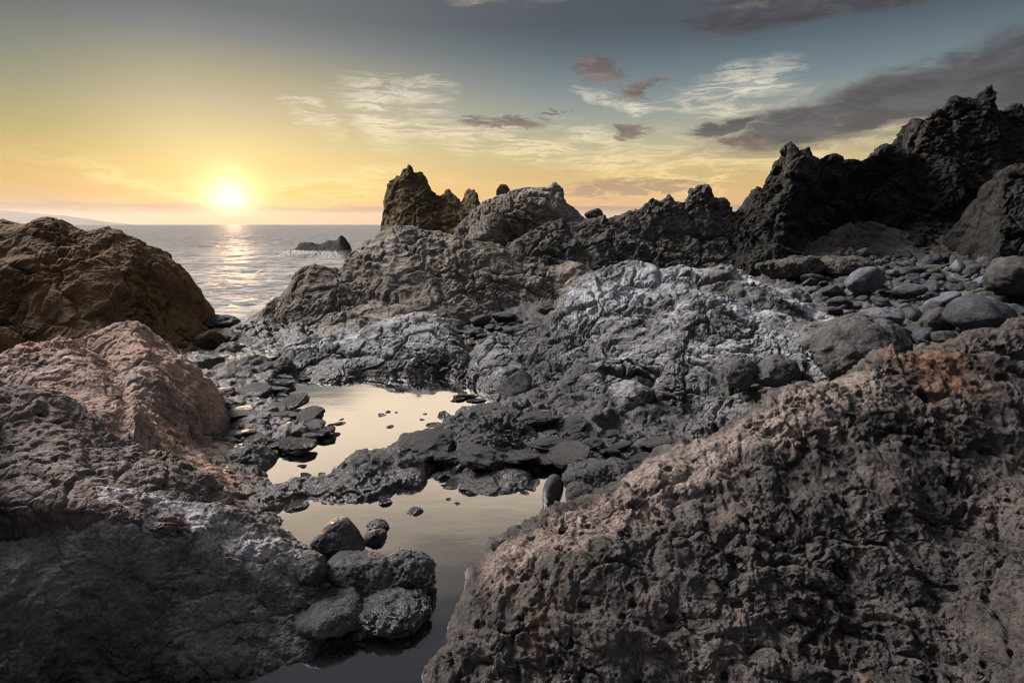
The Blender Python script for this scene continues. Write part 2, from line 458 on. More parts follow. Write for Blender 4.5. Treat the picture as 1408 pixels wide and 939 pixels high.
# ------------------------------------------------------------------ materials
def rock_mat(name, dark, light, tint=None, tint_amt=0., salt=0., salt_col=(.46, .46, .50), scale=1., wet=True, bump=1., rough=.85, wet_top=.16, tint2=None, at=None, bands=()):
    m = bpy.data.materials.new(name); m.use_nodes = True
    n = NT(m.node_tree)
    co = n.n('ShaderNodeTexCoord').outputs['Object']
    geo = n.n('ShaderNodeNewGeometry')
    pos = geo.outputs['Position']
    sp = n.n('ShaderNodeSeparateXYZ'); n.put(sp.inputs[0], pos)
    sn = n.n('ShaderNodeSeparateXYZ'); n.put(sn.inputs[0], geo.outputs['Normal'])
    a = n.noise(co, 1.3 / scale, 8, .62, .3)
    b = n.noise(co, 9.0 / scale, 9, .68, .2)
    c = n.noise(co, 55 / scale, 6, .65)
    f = n.m('ADD', n.m('MULTIPLY', a, .8), n.m('ADD', n.m('MULTIPLY', b, .7), n.m('MULTIPLY', c, .5)))
    col = n.mix(n.step(f, .72, 1.28), (*dark, 1), (*light, 1))
    if tint:
        t = n.step(n.noise(n.vm('ADD', co, (7.7, 1.3, 4.1)), 1.7 / scale, 7, .62, .5), .5 - .25 * tint_amt, .72)
        col = n.mix(n.m('MULTIPLY', t, min(1, .5 + tint_amt * .5)), col, (*tint, 1))
    if tint2:
        t = n.step(n.noise(n.vm('ADD', co, (1.7, 8.3, 2.1)), 2.6 / scale, 7, .65, .4), .56, .7)
        col = n.mix(n.m('MULTIPLY', t, .8), col, (*tint2, 1))
    for A, B, rad_, c0, c1 in bands:      # paler colour along a ridge or on a dome
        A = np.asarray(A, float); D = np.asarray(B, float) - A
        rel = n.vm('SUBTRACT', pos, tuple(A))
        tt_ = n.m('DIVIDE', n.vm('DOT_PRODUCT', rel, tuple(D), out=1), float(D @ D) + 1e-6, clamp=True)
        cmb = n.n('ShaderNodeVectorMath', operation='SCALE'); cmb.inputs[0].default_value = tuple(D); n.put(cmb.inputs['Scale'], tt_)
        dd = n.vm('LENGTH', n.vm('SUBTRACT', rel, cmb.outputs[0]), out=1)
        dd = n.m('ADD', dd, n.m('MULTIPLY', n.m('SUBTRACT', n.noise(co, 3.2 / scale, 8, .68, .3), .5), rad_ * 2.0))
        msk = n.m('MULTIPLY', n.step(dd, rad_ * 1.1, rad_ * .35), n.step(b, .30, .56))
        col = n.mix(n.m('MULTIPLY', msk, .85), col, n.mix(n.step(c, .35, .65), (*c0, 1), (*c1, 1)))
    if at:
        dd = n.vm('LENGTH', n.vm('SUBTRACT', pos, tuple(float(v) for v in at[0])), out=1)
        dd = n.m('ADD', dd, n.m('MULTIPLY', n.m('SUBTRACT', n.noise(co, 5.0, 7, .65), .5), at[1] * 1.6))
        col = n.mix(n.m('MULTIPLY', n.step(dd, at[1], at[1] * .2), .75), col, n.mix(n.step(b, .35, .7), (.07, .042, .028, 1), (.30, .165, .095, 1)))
    # pale salt and lichen crust, settled on the ledges
    if salt:
        s1 = n.noise(n.vm('ADD', co, (3.7, 9.3, .1)), 1.1 / scale, 8, .66, .6)
        s2 = n.noise(co, 14 / scale, 9, .66, .4)
        sf = n.m('ADD', n.m('ADD', n.m('MULTIPLY', s1, .9), n.m('MULTIPLY', s2, .45)), n.m('MULTIPLY', sn.outputs[2], .26))
        sf = n.step(sf, 1.06 - .30 * salt, 1.34 - .30 * salt)
        col = n.mix(n.m('MULTIPLY', sf, .85), col, (*salt_col, 1))
    spk = n.step(n.noise(co, 130 / scale, 3, .6), .66, .74)
    col = n.mix(n.m('MULTIPLY', spk, .15), col, (.42, .40, .38, 1))
    rg_ = rough
    if wet:
        hgt = n.m('ADD', sp.outputs[2], n.m('MULTIPLY', n.m('SUBTRACT', b, .5), .25))
        wt = n.step(hgt, wet_top + .06, wet_top - .08)
        col = n.mix(wt, col, n.mix(1.0, col, (.34, .34, .36, 1), 'MULTIPLY'))
        rg_ = n.m('SUBTRACT', rough, n.m('MULTIPLY', wt, .5))
    bs = n.n('ShaderNodeBsdfPrincipled')
    n.put(bs.inputs['Base Color'], col); n.put(bs.inputs['Roughness'], rg_)
    n.put(bs.inputs['Specular IOR Level'], n.m('ADD', .12, n.m('MULTIPLY', wt, .4)) if wet else .12)
    hb = n.m('ADD', n.m('MULTIPLY', n.noise(co, 24 / scale, 10, .68, .3), 1.0), n.m('MULTIPLY', n.noise(co, 90 / scale, 5, .7), .35))
    vo = n.n('ShaderNodeTexVoronoi', feature='DISTANCE_TO_EDGE'); n.put(vo.inputs['Vector'], n.vm('ADD', co, n.vm('SCALE', n.noise(co, 12 / scale, 3, out=1), .06 * scale))); vo.inputs['Scale'].default_value = 18 / scale
    hb = n.m('ADD', hb, n.m('MULTIPLY', n.step(vo.outputs['Distance'], 0.0, .07), .18))
    bp = n.n('ShaderNodeBump'); bp.inputs['Strength'].default_value = .85 * bump; bp.inputs['Distance'].default_value = .03 * scale
    n.put(bp.inputs['Height'], hb); n.put(bs.inputs['Normal'], bp.outputs[0])
    o = n.n('ShaderNodeOutputMaterial'); n.put(o.inputs[0], bs.outputs[0])
    return m

M = {}
M['ground'] = rock_mat('reef_rock', (.04, .039, .039), (.14, .138, .136), salt=.1, scale=1., wet_top=.17)
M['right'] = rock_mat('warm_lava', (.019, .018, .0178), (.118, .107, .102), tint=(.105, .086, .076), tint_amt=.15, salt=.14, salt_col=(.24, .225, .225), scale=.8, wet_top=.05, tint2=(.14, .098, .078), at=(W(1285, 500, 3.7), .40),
    bands=[(W(690, 770, 2.5), W(900, 670, 3.05), .20, (.17, .13, .115), (.34, .27, .24)), (W(900, 665, 3.05), W(1180, 530, 3.6), .24, (.17, .135, .12), (.34, .28, .255))])
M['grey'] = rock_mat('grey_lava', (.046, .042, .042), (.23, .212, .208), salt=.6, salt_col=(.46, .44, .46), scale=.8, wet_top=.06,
    bands=[(W(120, 690, 2.5), W(230, 700, 2.6), .17, (.28, .265, .28), (.58, .56, .60)), (W(230, 705, 2.62), W(390, 770, 2.66), .14, (.26, .245, .255), (.54, .52, .55))])
M['taupe'] = rock_mat('taupe_lava', (.05, .044, .042), (.24, .205, .19), tint=(.22, .17, .15), tint_amt=.25, salt=.55, salt_col=(.46, .415, .405), scale=.9)
M['pink'] = rock_mat('pink_lava', (.11, .084, .076), (.42, .33, .29), tint=(.45, .30, .225), tint_amt=.5, salt=.5, salt_col=(.56, .46, .46), scale=1., wet_top=.16)
M['brown'] = rock_mat('brown_lava', (.04, .027, .016), (.19, .128, .072), tint=(.23, .14, .065), tint_amt=.5, scale=1.8, wet_top=.15)
M['head'] = rock_mat('headland_lava', (.065, .057, .048), (.30, .27, .23), salt=.5, salt_col=(.48, .46, .45), scale=2.6, wet_top=.2)
M['tower'] = rock_mat('ochre_lava', (.05, .04, .022), (.18, .14, .075), scale=2.6)
M['ridge'] = rock_mat('dark_ridge_lava', (.036, .034, .03), (.15, .14, .125), salt=.25, scale=2.4)
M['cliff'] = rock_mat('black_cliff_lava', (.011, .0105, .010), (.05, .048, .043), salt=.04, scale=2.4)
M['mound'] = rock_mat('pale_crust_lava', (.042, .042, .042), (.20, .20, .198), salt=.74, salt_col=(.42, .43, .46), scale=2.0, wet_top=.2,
    bands=[(W(800, 415, 7.7), W(900, 385, 8.0), .50, (.30, .31, .335), (.60, .62, .67)), (W(945, 445, 6.9), W(1030, 430, 6.9), .36, (.28, .29, .31), (.56, .58, .62)), (W(1030, 395, 8.0), W(1120, 430, 7.6), .38, (.28, .29, .31), (.58, .60, .65)), (W(410, 480, 8.0), W(480, 463, 8.3), .26, (.30, .31, .33), (.60, .62, .66)), (W(540, 440, 8.6), W(600, 445, 8.5), .32, (.26, .25, .24), (.50, .49, .47))])
M['black'] = rock_mat('wet_black_rock', (.028, .028, .03), (.10, .10, .104), scale=.7, wet_top=.12, rough=.5)
M['tip'] = rock_mat('tip_stone', (.028, .028, .03), (.10, .10, .107), salt=.15, salt_col=(.3, .3, .33), scale=.7, wet_top=.1, rough=.7)
M['cobble'] = rock_mat('bluish_cobble', (.024, .026, .031), (.088, .094, .108), scale=.7, wet=False, bump=.7)
M['cobble_pale'] = rock_mat('pale_cobble', (.05, .054, .063), (.165, .174, .20), scale=.7, wet=False, bump=.7)
M['cobble_dark'] = rock_mat('dark_cobble', (.028, .027, .027), (.10, .097, .095), scale=.7, wet=False, bump=.8)
def water_mat(name, base, ior, rough, waves):
    m = bpy.data.materials.new(name); m.use_nodes = True; n = NT(m.node_tree)
    bs = n.n('ShaderNodeBsdfPrincipled'); bs.inputs['Base Color'].default_value = (*base, 1)
    bs.inputs['Roughness'].default_value = rough; bs.inputs['IOR'].default_value = ior
    pos = n.n('ShaderNodeNewGeometry').outputs['Position']
    o = n.n('ShaderNodeOutputMaterial')
    sh = waves(n, bs, pos)
    n.put(o.inputs[0], sh or bs.outputs[0])
    return m
def pool_waves(n, bs, pos):
    bp = n.n('ShaderNodeBump'); bp.inputs['Strength'].default_value = .10; bp.inputs['Distance'].default_value = .01
    n.put(bp.inputs['Height'], n.noise(n.vm('MULTIPLY', pos, (1.2, 3.0, 1)), 2.2, 3, .5)); n.put(bs.inputs['Normal'], bp.outputs[0])
    gs = n.n('ShaderNodeBsdfGlossy'); gs.inputs['Color'].default_value = (.95, .93, .91, 1); gs.inputs['Roughness'].default_value = .05
    n.put(gs.inputs['Normal'], n.vm('NORMALIZE', n.vm('ADD', bp.outputs[0], (0, -.042, 0))))
    lw = n.n('ShaderNodeLayerWeight'); lw.inputs['Blend'].default_value = .5
    mr = n.n('ShaderNodeMapRange'); n.put(mr.inputs[0], lw.outputs['Facing'])
    for i, v in enumerate((.25, .70, .22, .95)): mr.inputs[i + 1].default_value = v
    mxs = n.n('ShaderNodeMixShader'); n.put(mxs.inputs[0], mr.outputs[0]); n.put(mxs.inputs[1], bs.outputs[0]); n.put(mxs.inputs[2], gs.outputs[0])
    return mxs.outputs[0]
M['pool'] = water_mat('still_water', (.010, .010, .012), 1.33, .03, pool_waves)
def sea_waves(n, bs, pos):
    h1 = n.noise(n.vm('MULTIPLY', pos, (.22, .55, 1)), 1.0, 8, .62, .8)
    h2 = n.noise(n.vm('MULTIPLY', pos, (1.1, 2.6, 1)), 1.0, 5, .6, .4)
    bp = n.n('ShaderNodeBump'); bp.inputs['Strength'].default_value = .9; bp.inputs['Distance'].default_value = 1.0
    n.put(bp.inputs['Height'], n.m('ADD', n.m('MULTIPLY', h1, .9), n.m('MULTIPLY', h2, .12))); n.put(bs.inputs['Normal'], bp.outputs[0])
    sp = n.n('ShaderNodeSeparateXYZ'); n.put(sp.inputs[0], pos)
    near = n.step(sp.outputs[1], 75, 16)
    bs.inputs['Specular IOR Level'].default_value = .05
    fo = n.noise(n.vm('MULTIPLY', pos, (.4, 1.5, 1)), 1.0, 10, .72, 1.6)
    fo = n.m('MULTIPLY', n.step(fo, .38, .66), n.m('ADD', n.m('MULTIPLY', near, .6), .25))
    df = n.n('ShaderNodeBsdfDiffuse'); n.put(df.inputs[0], n.mix(fo, (.17, .168, .165, 1), (.56, .545, .51, 1))); n.put(df.inputs['Normal'], bp.outputs[0])
    n.put(bs.inputs['Base Color'], n.mix(fo, (.13, .13, .13, 1), (.54, .53, .50, 1)))
    n.put(bs.inputs['Roughness'], n.m('ADD', n.m('ADD', .44, n.m('MULTIPLY', n.step(sp.outputs[1], 15, 120), .15)), n.m('MULTIPLY', fo, .35)))
    mxs = n.n('ShaderNodeMixShader'); mxs.inputs[0].default_value = .66; n.put(mxs.inputs[1], bs.outputs[0]); n.put(mxs.inputs[2], df.outputs[0])
    return mxs.outputs[0]
M['sea'] = water_mat('sea_water', (.06, .065, .07), 1.33, .15, sea_waves)

# ------------------------------------------------------------------ ground
def tps(cp):
    cp = np.array(cp, float); x = cp[:, :2]; n = len(x)
    def U(r2): return .5 * r2 * np.log(np.maximum(r2, 1e-9))
    K = U(((x[:, None] - x[None]) ** 2).sum(-1)) + np.eye(n) * .05
    Pm = np.hstack([np.ones((n, 1)), x]); A = np.block([[K, Pm], [Pm.T, np.zeros((3, 3))]])
    s = np.linalg.solve(A, np.concatenate([cp[:, 2], np.zeros(3)]))
    def ev(q):
        r = s[n] + q[:, 0] * s[n + 1] + q[:, 1] * s[n + 2]
        for i in range(n): r = r + s[i] * U((q[:, 0] - x[i, 0]) ** 2 + (q[:, 1] - x[i, 1]) ** 2)
        return r
    return ev
def gp(px, py, Y): return list(W(px, py, Y))
def gz(px, py, z): p = G(px, py, 0.); return [p[0], p[1], z]
LAND = tps([gz(300, 500, .08), gz(300, 560, .07), gz(330, 620, .07), gz(300, 460, .05), gz(430, 520, .1), gz(640, 500, .12), gz(700, 460, .22), gz(700, 580, .12), gz(820, 600, .13), gz(700, 640, .04),
            gz(880, 650, .02), gz(980, 610, .05), gz(500, 640, .05), gz(450, 690, .03), gz(300, 800, .0), gz(600, 800, .02), gz(800, 850, -.15), gz(1200, 800, -.4), [-3, 1, 0], [3, 1, -.4], [0, .5, 0],
            gp(1100, 400, 9.5), gp(1200, 352, 12.5), gp(1400, 352, 12), gp(1300, 425, 8), gp(1250, 475, 6), gp(1400, 455, 6.5), gp(1180, 470, 6.8), [6, 4.5, .7], [10, 6, .9], [14, 14, 1.6],
            [-6, 6, .2], [-9, 8, .2], [-6, 9.5, .0], [-4.9, 10.3, -.12], [-6, 13, -.6], [-4, 13, -.6], [-10, 13, -.6], [-12, 20, -1.2], [-4, 20, -1], [0, 20, .2], [3, 20, 1.], [12, 20, 1.6], [0, 10.5, .35], [3, 11.5, .6]])
UP_POOL = [(384, 532), (400, 520), (450, 524), (490, 522), (560, 517), (625, 517), (652, 522), (690, 536), (716, 548), (680, 566), (622, 570), (604, 584), (594, 600), (545, 613), (500, 628), (470, 648), (430, 655), (385, 668), (372, 640), (388, 620), (425, 612), (455, 600), (430, 590), (402, 575), (395, 555), (380, 545)]
LOW_POOL = [(366, 738), (400, 702), (450, 692), (520, 690), (562, 682), (580, 660), (600, 648), (622, 666), (680, 683), (742, 670), (716, 648), (790, 650), (800, 690), (830, 720), (760, 790), (720, 900), (700, 1000), (420, 1050), (250, 1000), (250, 930), (380, 880), (480, 850), (430, 790), (390, 770)]
MINI = [[(292, 580), (318, 574), (330, 578), (312, 588), (295, 588)], [(838, 600), (850, 595), (860, 600), (848, 605)], [(280, 552), (310, 548), (306, 556), (282, 558)], [(282, 512), (300, 505), (305, 511), (290, 517)], [(362, 548), (384, 542), (388, 550), (370, 553)], [(884, 650), (905, 636), (905, 650), (885, 665)], [(305, 600), (322, 597), (318, 604)]]
def sd_poly(q, poly):
    a = np.array([G(*p)[:2] for p in poly]); b = np.roll(a, -1, 0)
    dist = np.full(len(q), 1e9); ins = np.zeros(len(q), bool)
    for (x1, y1), (x2, y2) in zip(a, b):
        e = np.array([x2 - x1, y2 - y1]); wq = q - (x1, y1)
        t = np.clip((wq @ e) / (e @ e), 0, 1)
        dist = np.minimum(dist, np.hypot(wq[:, 0] - t * e[0], wq[:, 1] - t * e[1]))
        ins ^= ((y1 > q[:, 1]) != (y2 > q[:, 1])) & (q[:, 0] < (x2 - x1) * (q[:, 1] - y1) / (y2 - y1 + 1e-12) + x1)
    return np.where(ins, dist, -dist)
nu, nv = int(960 * Q), int(1150 * Q)
gx, gy = np.meshgrid(np.linspace(-380, 1800, nu), 384 + (1180 - 384) * np.linspace(0, 1, nv) ** 1.15)
base = G(gx.ravel(), gy.ravel(), 0.)
q = base[:, :2]
qw = q + .10 * np.stack([fbm(np.c_[q * 2.2, np.zeros(len(q))] + o, 4, .6) for o in (1.7, 33.3)], 1)
land = LAND(q)
sd = np.max([sd_poly(qw, p) for p in [UP_POOL, LOW_POOL] + MINI], 0) + .045
dist = np.hypot(q[:, 0], q[:, 1])
q3 = np.c_[q, np.zeros(len(q))]
kn = fbm(warp(q3, .5, .12) / .55, 6, .55, mode=1)
outm = sstep(sd, .02, -.12)
hgt = np.where(sd > 0, -.02 - .22 * np.minimum(sd, .8), 0) + outm * (np.maximum(land, land * .4 - .3) + .035)
hgt = hgt + kn * (.03 + .09 * sstep(sd, .0, -.5))
hgt = hgt - .12 * sstep(sd, .05, .35)
Pg = np.c_[q, hgt]
fn = grid_normals(nu, nv, 1.0)
sgn = 1.0 if fn(Pg)[:, 2].mean() > 0 else -1.0
fn = grid_normals(nu, nv, sgn)
Pg = relief(Pg, fn(Pg), .8, 5, .008, lump=.3, knob=.8, crack=1.1, grit=1.3, renorm=fn)
ground = mesh_obj('ground', Pg, grid_faces(nu, nv, sgn < 0), M['ground'], origin=np.zeros(3))
tag(ground, kind='structure')
def land_z(x, y): return float(LAND(np.array([[x, y]]))[0]) + .03

# ------------------------------------------------------------------ water
def sheet(name, xs, ys, z, mat, wave=None):
    X, Yg = np.meshgrid(xs, ys); P = np.c_[X.ravel(), Yg.ravel(), np.full(X.size, z)]
    if wave is not None: P[:, 2] += wave(P)
    return tag(mesh_obj(name, P, grid_faces(len(xs), len(ys), False), mat, origin=np.zeros(3)), kind='structure')
sheet('pool_water', np.linspace(-3.6, 2.2, 30), np.linspace(.6, 8.3, 30), 0.0, M['pool'])
pyr = np.concatenate([np.linspace(462, 330, 190), np.linspace(329.5, 310.6, 60)])
ys = np.concatenate([2.28 * F / (pyr - HOR), np.geomspace(1300, 24000, 12)])
X, Yg = np.meshgrid(np.linspace(-1, 1, 520), ys); X = X * (Yg * .95 + 7) - 2
nx = 520
Ps = np.c_[X.ravel(), Yg.ravel(), np.zeros(X.size)]
ww = warp(Ps, 4.0, 1.2, 2)
far = np.clip(Ps[:, 1] / 60, .0, 1)
amp = np.clip((Ps[:, 1] - 8) / 14, .2, 1)
fade = np.clip((1300 - Ps[:, 1]) / 600, 0, 1)
Ps[:, 2] = -.28 + fade * amp * (.16 * fbm(ww * (.13, .36, 1), 5, .55) + .07 * (1 - far) * fbm(ww * (.9, 2.0, 1), 3, .5, mode=2) + .35 * far * fbm(ww * (.05, .11, 1), 4, .6))
tag(mesh_obj('sea', Ps, grid_faces(nx, len(ys), False), M['sea'], origin=np.zeros(3)), kind='structure')

# ------------------------------------------------------------------ outcrops
def outcrop(name, label, cat, rows, nu, nv, mat, size, seed, group=None, **kw):
    return tag(loft(name, rows, nu, nv, M[mat], size, seed, **kw), label, cat, group)

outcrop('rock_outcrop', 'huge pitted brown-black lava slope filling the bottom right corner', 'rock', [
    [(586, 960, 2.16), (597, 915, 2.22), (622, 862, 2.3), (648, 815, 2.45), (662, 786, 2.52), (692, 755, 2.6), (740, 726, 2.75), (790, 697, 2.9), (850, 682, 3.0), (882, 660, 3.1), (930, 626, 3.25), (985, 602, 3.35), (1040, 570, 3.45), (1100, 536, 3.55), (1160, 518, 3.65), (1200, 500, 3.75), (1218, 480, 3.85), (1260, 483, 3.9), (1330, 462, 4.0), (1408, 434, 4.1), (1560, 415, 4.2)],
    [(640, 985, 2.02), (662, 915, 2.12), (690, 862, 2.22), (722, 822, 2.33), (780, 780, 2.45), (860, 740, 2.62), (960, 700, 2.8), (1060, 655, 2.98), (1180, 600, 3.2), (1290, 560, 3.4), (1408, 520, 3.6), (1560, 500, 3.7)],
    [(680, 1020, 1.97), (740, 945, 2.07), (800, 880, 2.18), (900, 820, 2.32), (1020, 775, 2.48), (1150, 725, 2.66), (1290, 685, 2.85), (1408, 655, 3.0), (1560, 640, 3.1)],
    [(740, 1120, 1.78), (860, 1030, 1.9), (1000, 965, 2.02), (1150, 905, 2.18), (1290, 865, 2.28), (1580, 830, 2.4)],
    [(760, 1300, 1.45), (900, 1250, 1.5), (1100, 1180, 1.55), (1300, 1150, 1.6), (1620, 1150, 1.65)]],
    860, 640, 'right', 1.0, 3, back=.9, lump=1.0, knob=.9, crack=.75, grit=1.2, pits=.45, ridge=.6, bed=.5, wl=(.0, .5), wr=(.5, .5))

outcrop('rock_outcrop', 'dark grey foreground rock with a pale crest at bottom left', 'rock', [
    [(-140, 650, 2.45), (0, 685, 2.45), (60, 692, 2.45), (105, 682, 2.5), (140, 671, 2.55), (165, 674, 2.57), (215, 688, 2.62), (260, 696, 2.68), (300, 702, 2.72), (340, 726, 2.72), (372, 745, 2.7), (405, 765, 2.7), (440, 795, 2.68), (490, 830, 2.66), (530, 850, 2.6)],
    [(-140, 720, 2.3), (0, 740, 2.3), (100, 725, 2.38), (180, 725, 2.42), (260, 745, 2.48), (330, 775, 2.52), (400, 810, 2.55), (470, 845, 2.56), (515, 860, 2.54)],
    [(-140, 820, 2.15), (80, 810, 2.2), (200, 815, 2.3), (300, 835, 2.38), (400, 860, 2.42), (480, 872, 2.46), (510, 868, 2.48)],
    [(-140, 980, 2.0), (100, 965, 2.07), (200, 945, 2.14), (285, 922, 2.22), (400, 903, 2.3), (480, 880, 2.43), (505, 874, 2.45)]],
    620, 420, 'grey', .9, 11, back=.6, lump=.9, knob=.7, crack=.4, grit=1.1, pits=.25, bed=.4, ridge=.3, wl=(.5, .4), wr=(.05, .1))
outcrop('rock_outcrop', 'taupe rock with a round gas hole, behind the pale-crested foreground rock', 'rock', [
    [(-140, 515, 3.3), (0, 530, 3.2), (40, 534, 3.2), (90, 545, 3.2), (110, 565, 3.15), (150, 598, 3.1), (185, 612, 3.1), (230, 622, 3.08), (262, 645, 3.05), (300, 680, 3.0), (330, 703, 3.05), (355, 730, 3.1)],
    [(-140, 590, 2.8), (0, 600, 2.8), (80, 620, 2.75), (150, 650, 2.72), (220, 680, 2.7), (280, 710, 2.72), (345, 745, 2.95)],
    [(-140, 690, 2.3), (0, 700, 2.3), (80, 700, 2.35), (150, 710, 2.4), (250, 735, 2.5), (340, 765, 2.8)]],
    540, 300, 'taupe', .9, 21, back=.5, lump=.6, knob=.8, crack=.7, grit=1.1, pits=.25, bed=.5, wl=(.5, .4), wr=(.1, .2), toward=.05)
outcrop('rock_outcrop', 'rounded pinkish rock ridge left of the peaked pinkish block', 'rock', [
    [(-140, 500, 4.3), (-20, 505, 4.3), (8, 482, 4.4), (34, 467, 4.5), (70, 466, 4.55), (105, 470, 4.6), (125, 482, 4.6), (150, 500, 4.6), (180, 528, 4.5), (215, 560, 4.3)],
    [(-140, 550, 3.9), (-20, 530, 3.95), (60, 515, 4.0), (120, 525, 4.0), (170, 555, 3.95), (215, 590, 3.9)],
    [(-140, 620, 3.4), (0, 600, 3.4), (80, 600, 3.4), (160, 625, 3.4), (215, 650, 3.5)]],
    420, 260, 'pink', 1.0, 31, back=.6, lump=.6, knob=.8, crack=.7, grit=1.1, pits=.3, wl=(.5, .4), wr=(.1, .3), toward=.05)
outcrop('rock_outcrop', 'peaked pinkish-orange rock block running down to the pool at left', 'rock', [
    [(112, 500, 5.2), (118, 478, 5.3), (124, 461, 5.35), (146, 447, 5.4), (172, 439, 5.4), (192, 443, 5.4), (206, 457, 5.35), (216, 474, 5.3), (236, 486, 5.25), (252, 500, 5.2), (265, 520, 5.1), (274, 556, 4.9), (272, 590, 4.7), (286, 622, 4.4), (328, 660, 4.0), (362, 695, 3.7), (378, 728, 3.45)],
    [(112, 530, 4.8), (140, 500, 4.8), (180, 490, 4.8), (215, 520, 4.6), (235, 560, 4.4), (250, 610, 4.1), (300, 660, 3.75), (345, 715, 3.5), (368, 738, 3.4)],
    [(112, 600, 4.1), (150, 570, 4.1), (190, 580, 4.0), (220, 620, 3.8), (250, 660, 3.6), (290, 700, 3.4), (330, 735, 3.35), (360, 746, 3.35)]],
    520, 340, 'pink', 1.0, 37, back=.7, lump=.6, knob=.9, crack=.9, grit=1.1, pits=.25, wl=(.15, .4), wr=(.02, .2), toward=.05)
outcrop('boulder', 'massive brown boulder at the left edge against the sea', 'boulder', [
    [(-160, 325, 9.6), (-60, 308, 9.8), (0, 304, 9.8), (40, 306, 9.8), (78, 300, 9.9), (98, 314, 9.9), (138, 317, 9.9), (160, 318, 9.9), (185, 331, 9.9), (204, 349, 9.8), (216, 366, 9.7), (217, 383, 9.6), (212, 402, 9.4), (214, 430, 9.2), (226, 470, 9.0)],
    [(-160, 370, 9.0), (-60, 360, 9.0), (50, 352, 9.0), (130, 360, 9.0), (185, 378, 9.05), (202, 405, 9.1), (206, 440, 9.0), (216, 480, 8.7)],
    [(-160, 430, 8.6), (-60, 430, 8.55), (50, 425, 8.5), (130, 430, 8.5), (180, 440, 8.6), (195, 465, 8.6), (208, 495, 8.3)],
    [(-160, 500, 8.2), (-60, 500, 8.1), (50, 500, 8.0), (130, 505, 7.9), (180, 505, 7.9), (215, 510, 7.8)]],
    520, 360, 'brown', 2.4, 41, back=2.0, lump=.5, knob=.7, crack=.6, grit=1.0, wl=(.8, 1), wr=(.1, .9))
outcrop('boulder', 'dark brown rock shoulder leaning on the foot of the massive brown boulder', 'boulder', [
    [(195, 440, 9.6), (215, 410, 9.7), (228, 406, 9.8), (244, 420, 9.8), (255, 432, 9.7), (259, 446, 9.5), (257, 462, 9.2), (268, 490, 8.4), (272, 506, 8.0)],
    [(190, 480, 9.0), (218, 450, 9.0), (238, 460, 8.9), (250, 485, 8.5), (264, 508, 7.7)],
    [(190, 530, 7.6), (220, 525, 7.4), (250, 530, 7.2), (275, 520, 7.3)]],
    260, 240, 'brown', 1.4, 43, back=.8, lump=.6, knob=.9, crack=.8, wl=(.2, .4), wr=(.05, .5))

# the central headland
outcrop('rock_pinnacle', 'tall ochre rock tower with small teeth on top of the headland', 'rock', [
    [(519, 345, 15), (525, 318, 15), (528, 276, 15), (536, 251, 15.1), (549, 240, 15.1), (556, 231, 15.1), (563, 227, 15.1), (569, 236, 15.1), (580, 237, 15.1), (588, 246, 15.1), (592, 259, 15.1), (599, 265, 15.1), (606, 272, 15.1), (617, 261, 15.1), (626, 265, 15.1), (633, 275, 15.1), (640, 259, 15.2), (653, 260, 15.2), (658, 276, 15.2), (670, 288, 15), (690, 300, 15)],
    [(524, 345, 14.4), (532, 300, 14.5), (556, 275, 14.5), (580, 275, 14.5), (605, 295, 14.4), (640, 295, 14.4), (690, 320, 14.4)],
    [(520, 360, 13.6), (560, 345, 13.6), (620, 350, 13.6), (690, 360, 13.6)]],
    400, 260, 'tower', 1.7, 51, back=1.5, zb=.5, lump=.35, knob=.8, crack=.8, ridge=.4, grit=1.1, wl=(.1, .6), wr=(.2, .5))
outcrop('rock_outcrop', 'pale wrinkled rock hump with a dark hollow below, right of the tower', 'rock', [
    [(622, 330, 13.9), (634, 305, 14), (652, 287, 14.1), (690, 269, 14.2), (728, 258, 14.3), (752, 257, 14.3), (764, 253, 14.3), (775, 262, 14.2), (778, 274, 14.1), (798, 293, 14), (808, 312, 14)],
    [(626, 335, 13.5), (650, 320, 13.4), (700, 300, 13.4), (750, 290, 13.4), (785, 305, 13.4), (805, 318, 13.5)],
    [(640, 350, 13.3), (690, 335, 13.2), (740, 330, 13.3), (780, 325, 13.3), (805, 325, 13.4)],
    [(640, 375, 13.6), (690, 365, 13.6), (740, 360, 13.6), (805, 345, 13.6)]],
    320, 220, 'head', 2.2, 53, back=1.2, zb=.5, lump=.4, knob=.7, crack=.8, bed=1.2, wl=(.2, .5), wr=(.2, .5))
outcrop('rock_outcrop', 'broad grey headland slope descending left into the sea', 'rock', [
    [(285, 470, 10.6), (315, 452, 11.2), (350, 428, 11.5), (385, 402, 11.8), (412, 374, 12), (428, 366, 12), (448, 369, 12.1), (468, 368, 12.2), (482, 350, 12.5), (515, 322, 13), (545, 309, 13), (585, 311, 13), (620, 321, 12.8), (650, 334, 12.6), (700, 346, 12.5), (760, 360, 12.3), (820, 375, 12)],
    [(285, 478, 10.0), (350, 445, 10.8), (420, 405, 11.2), (480, 385, 11.4), (560, 355, 11.7), (640, 368, 11.6), (700, 380, 11.6), (760, 390, 11.6), (820, 400, 11.5)],
    [(290, 484, 9.6), (350, 466, 10.1), (420, 440, 10.5), (480, 430, 10.6), (560, 410, 10.9), (640, 412, 11.0), (700, 418, 11.1), (760, 420, 11.2), (820, 420, 11.2)],
    [(295, 494, 8.9), (350, 486, 9.1), (420, 478, 9.3), (480, 470, 9.6), (560, 456, 10.2), (650, 448, 10.5), (720, 440, 10.9), (820, 430, 11)]],
    640, 300, 'head', 2.6, 55, back=2.2, lump=.8, knob=.75, crack=.7, grit=1.1, bed=.8, wl=(.2, .3), wr=(.4, .6))
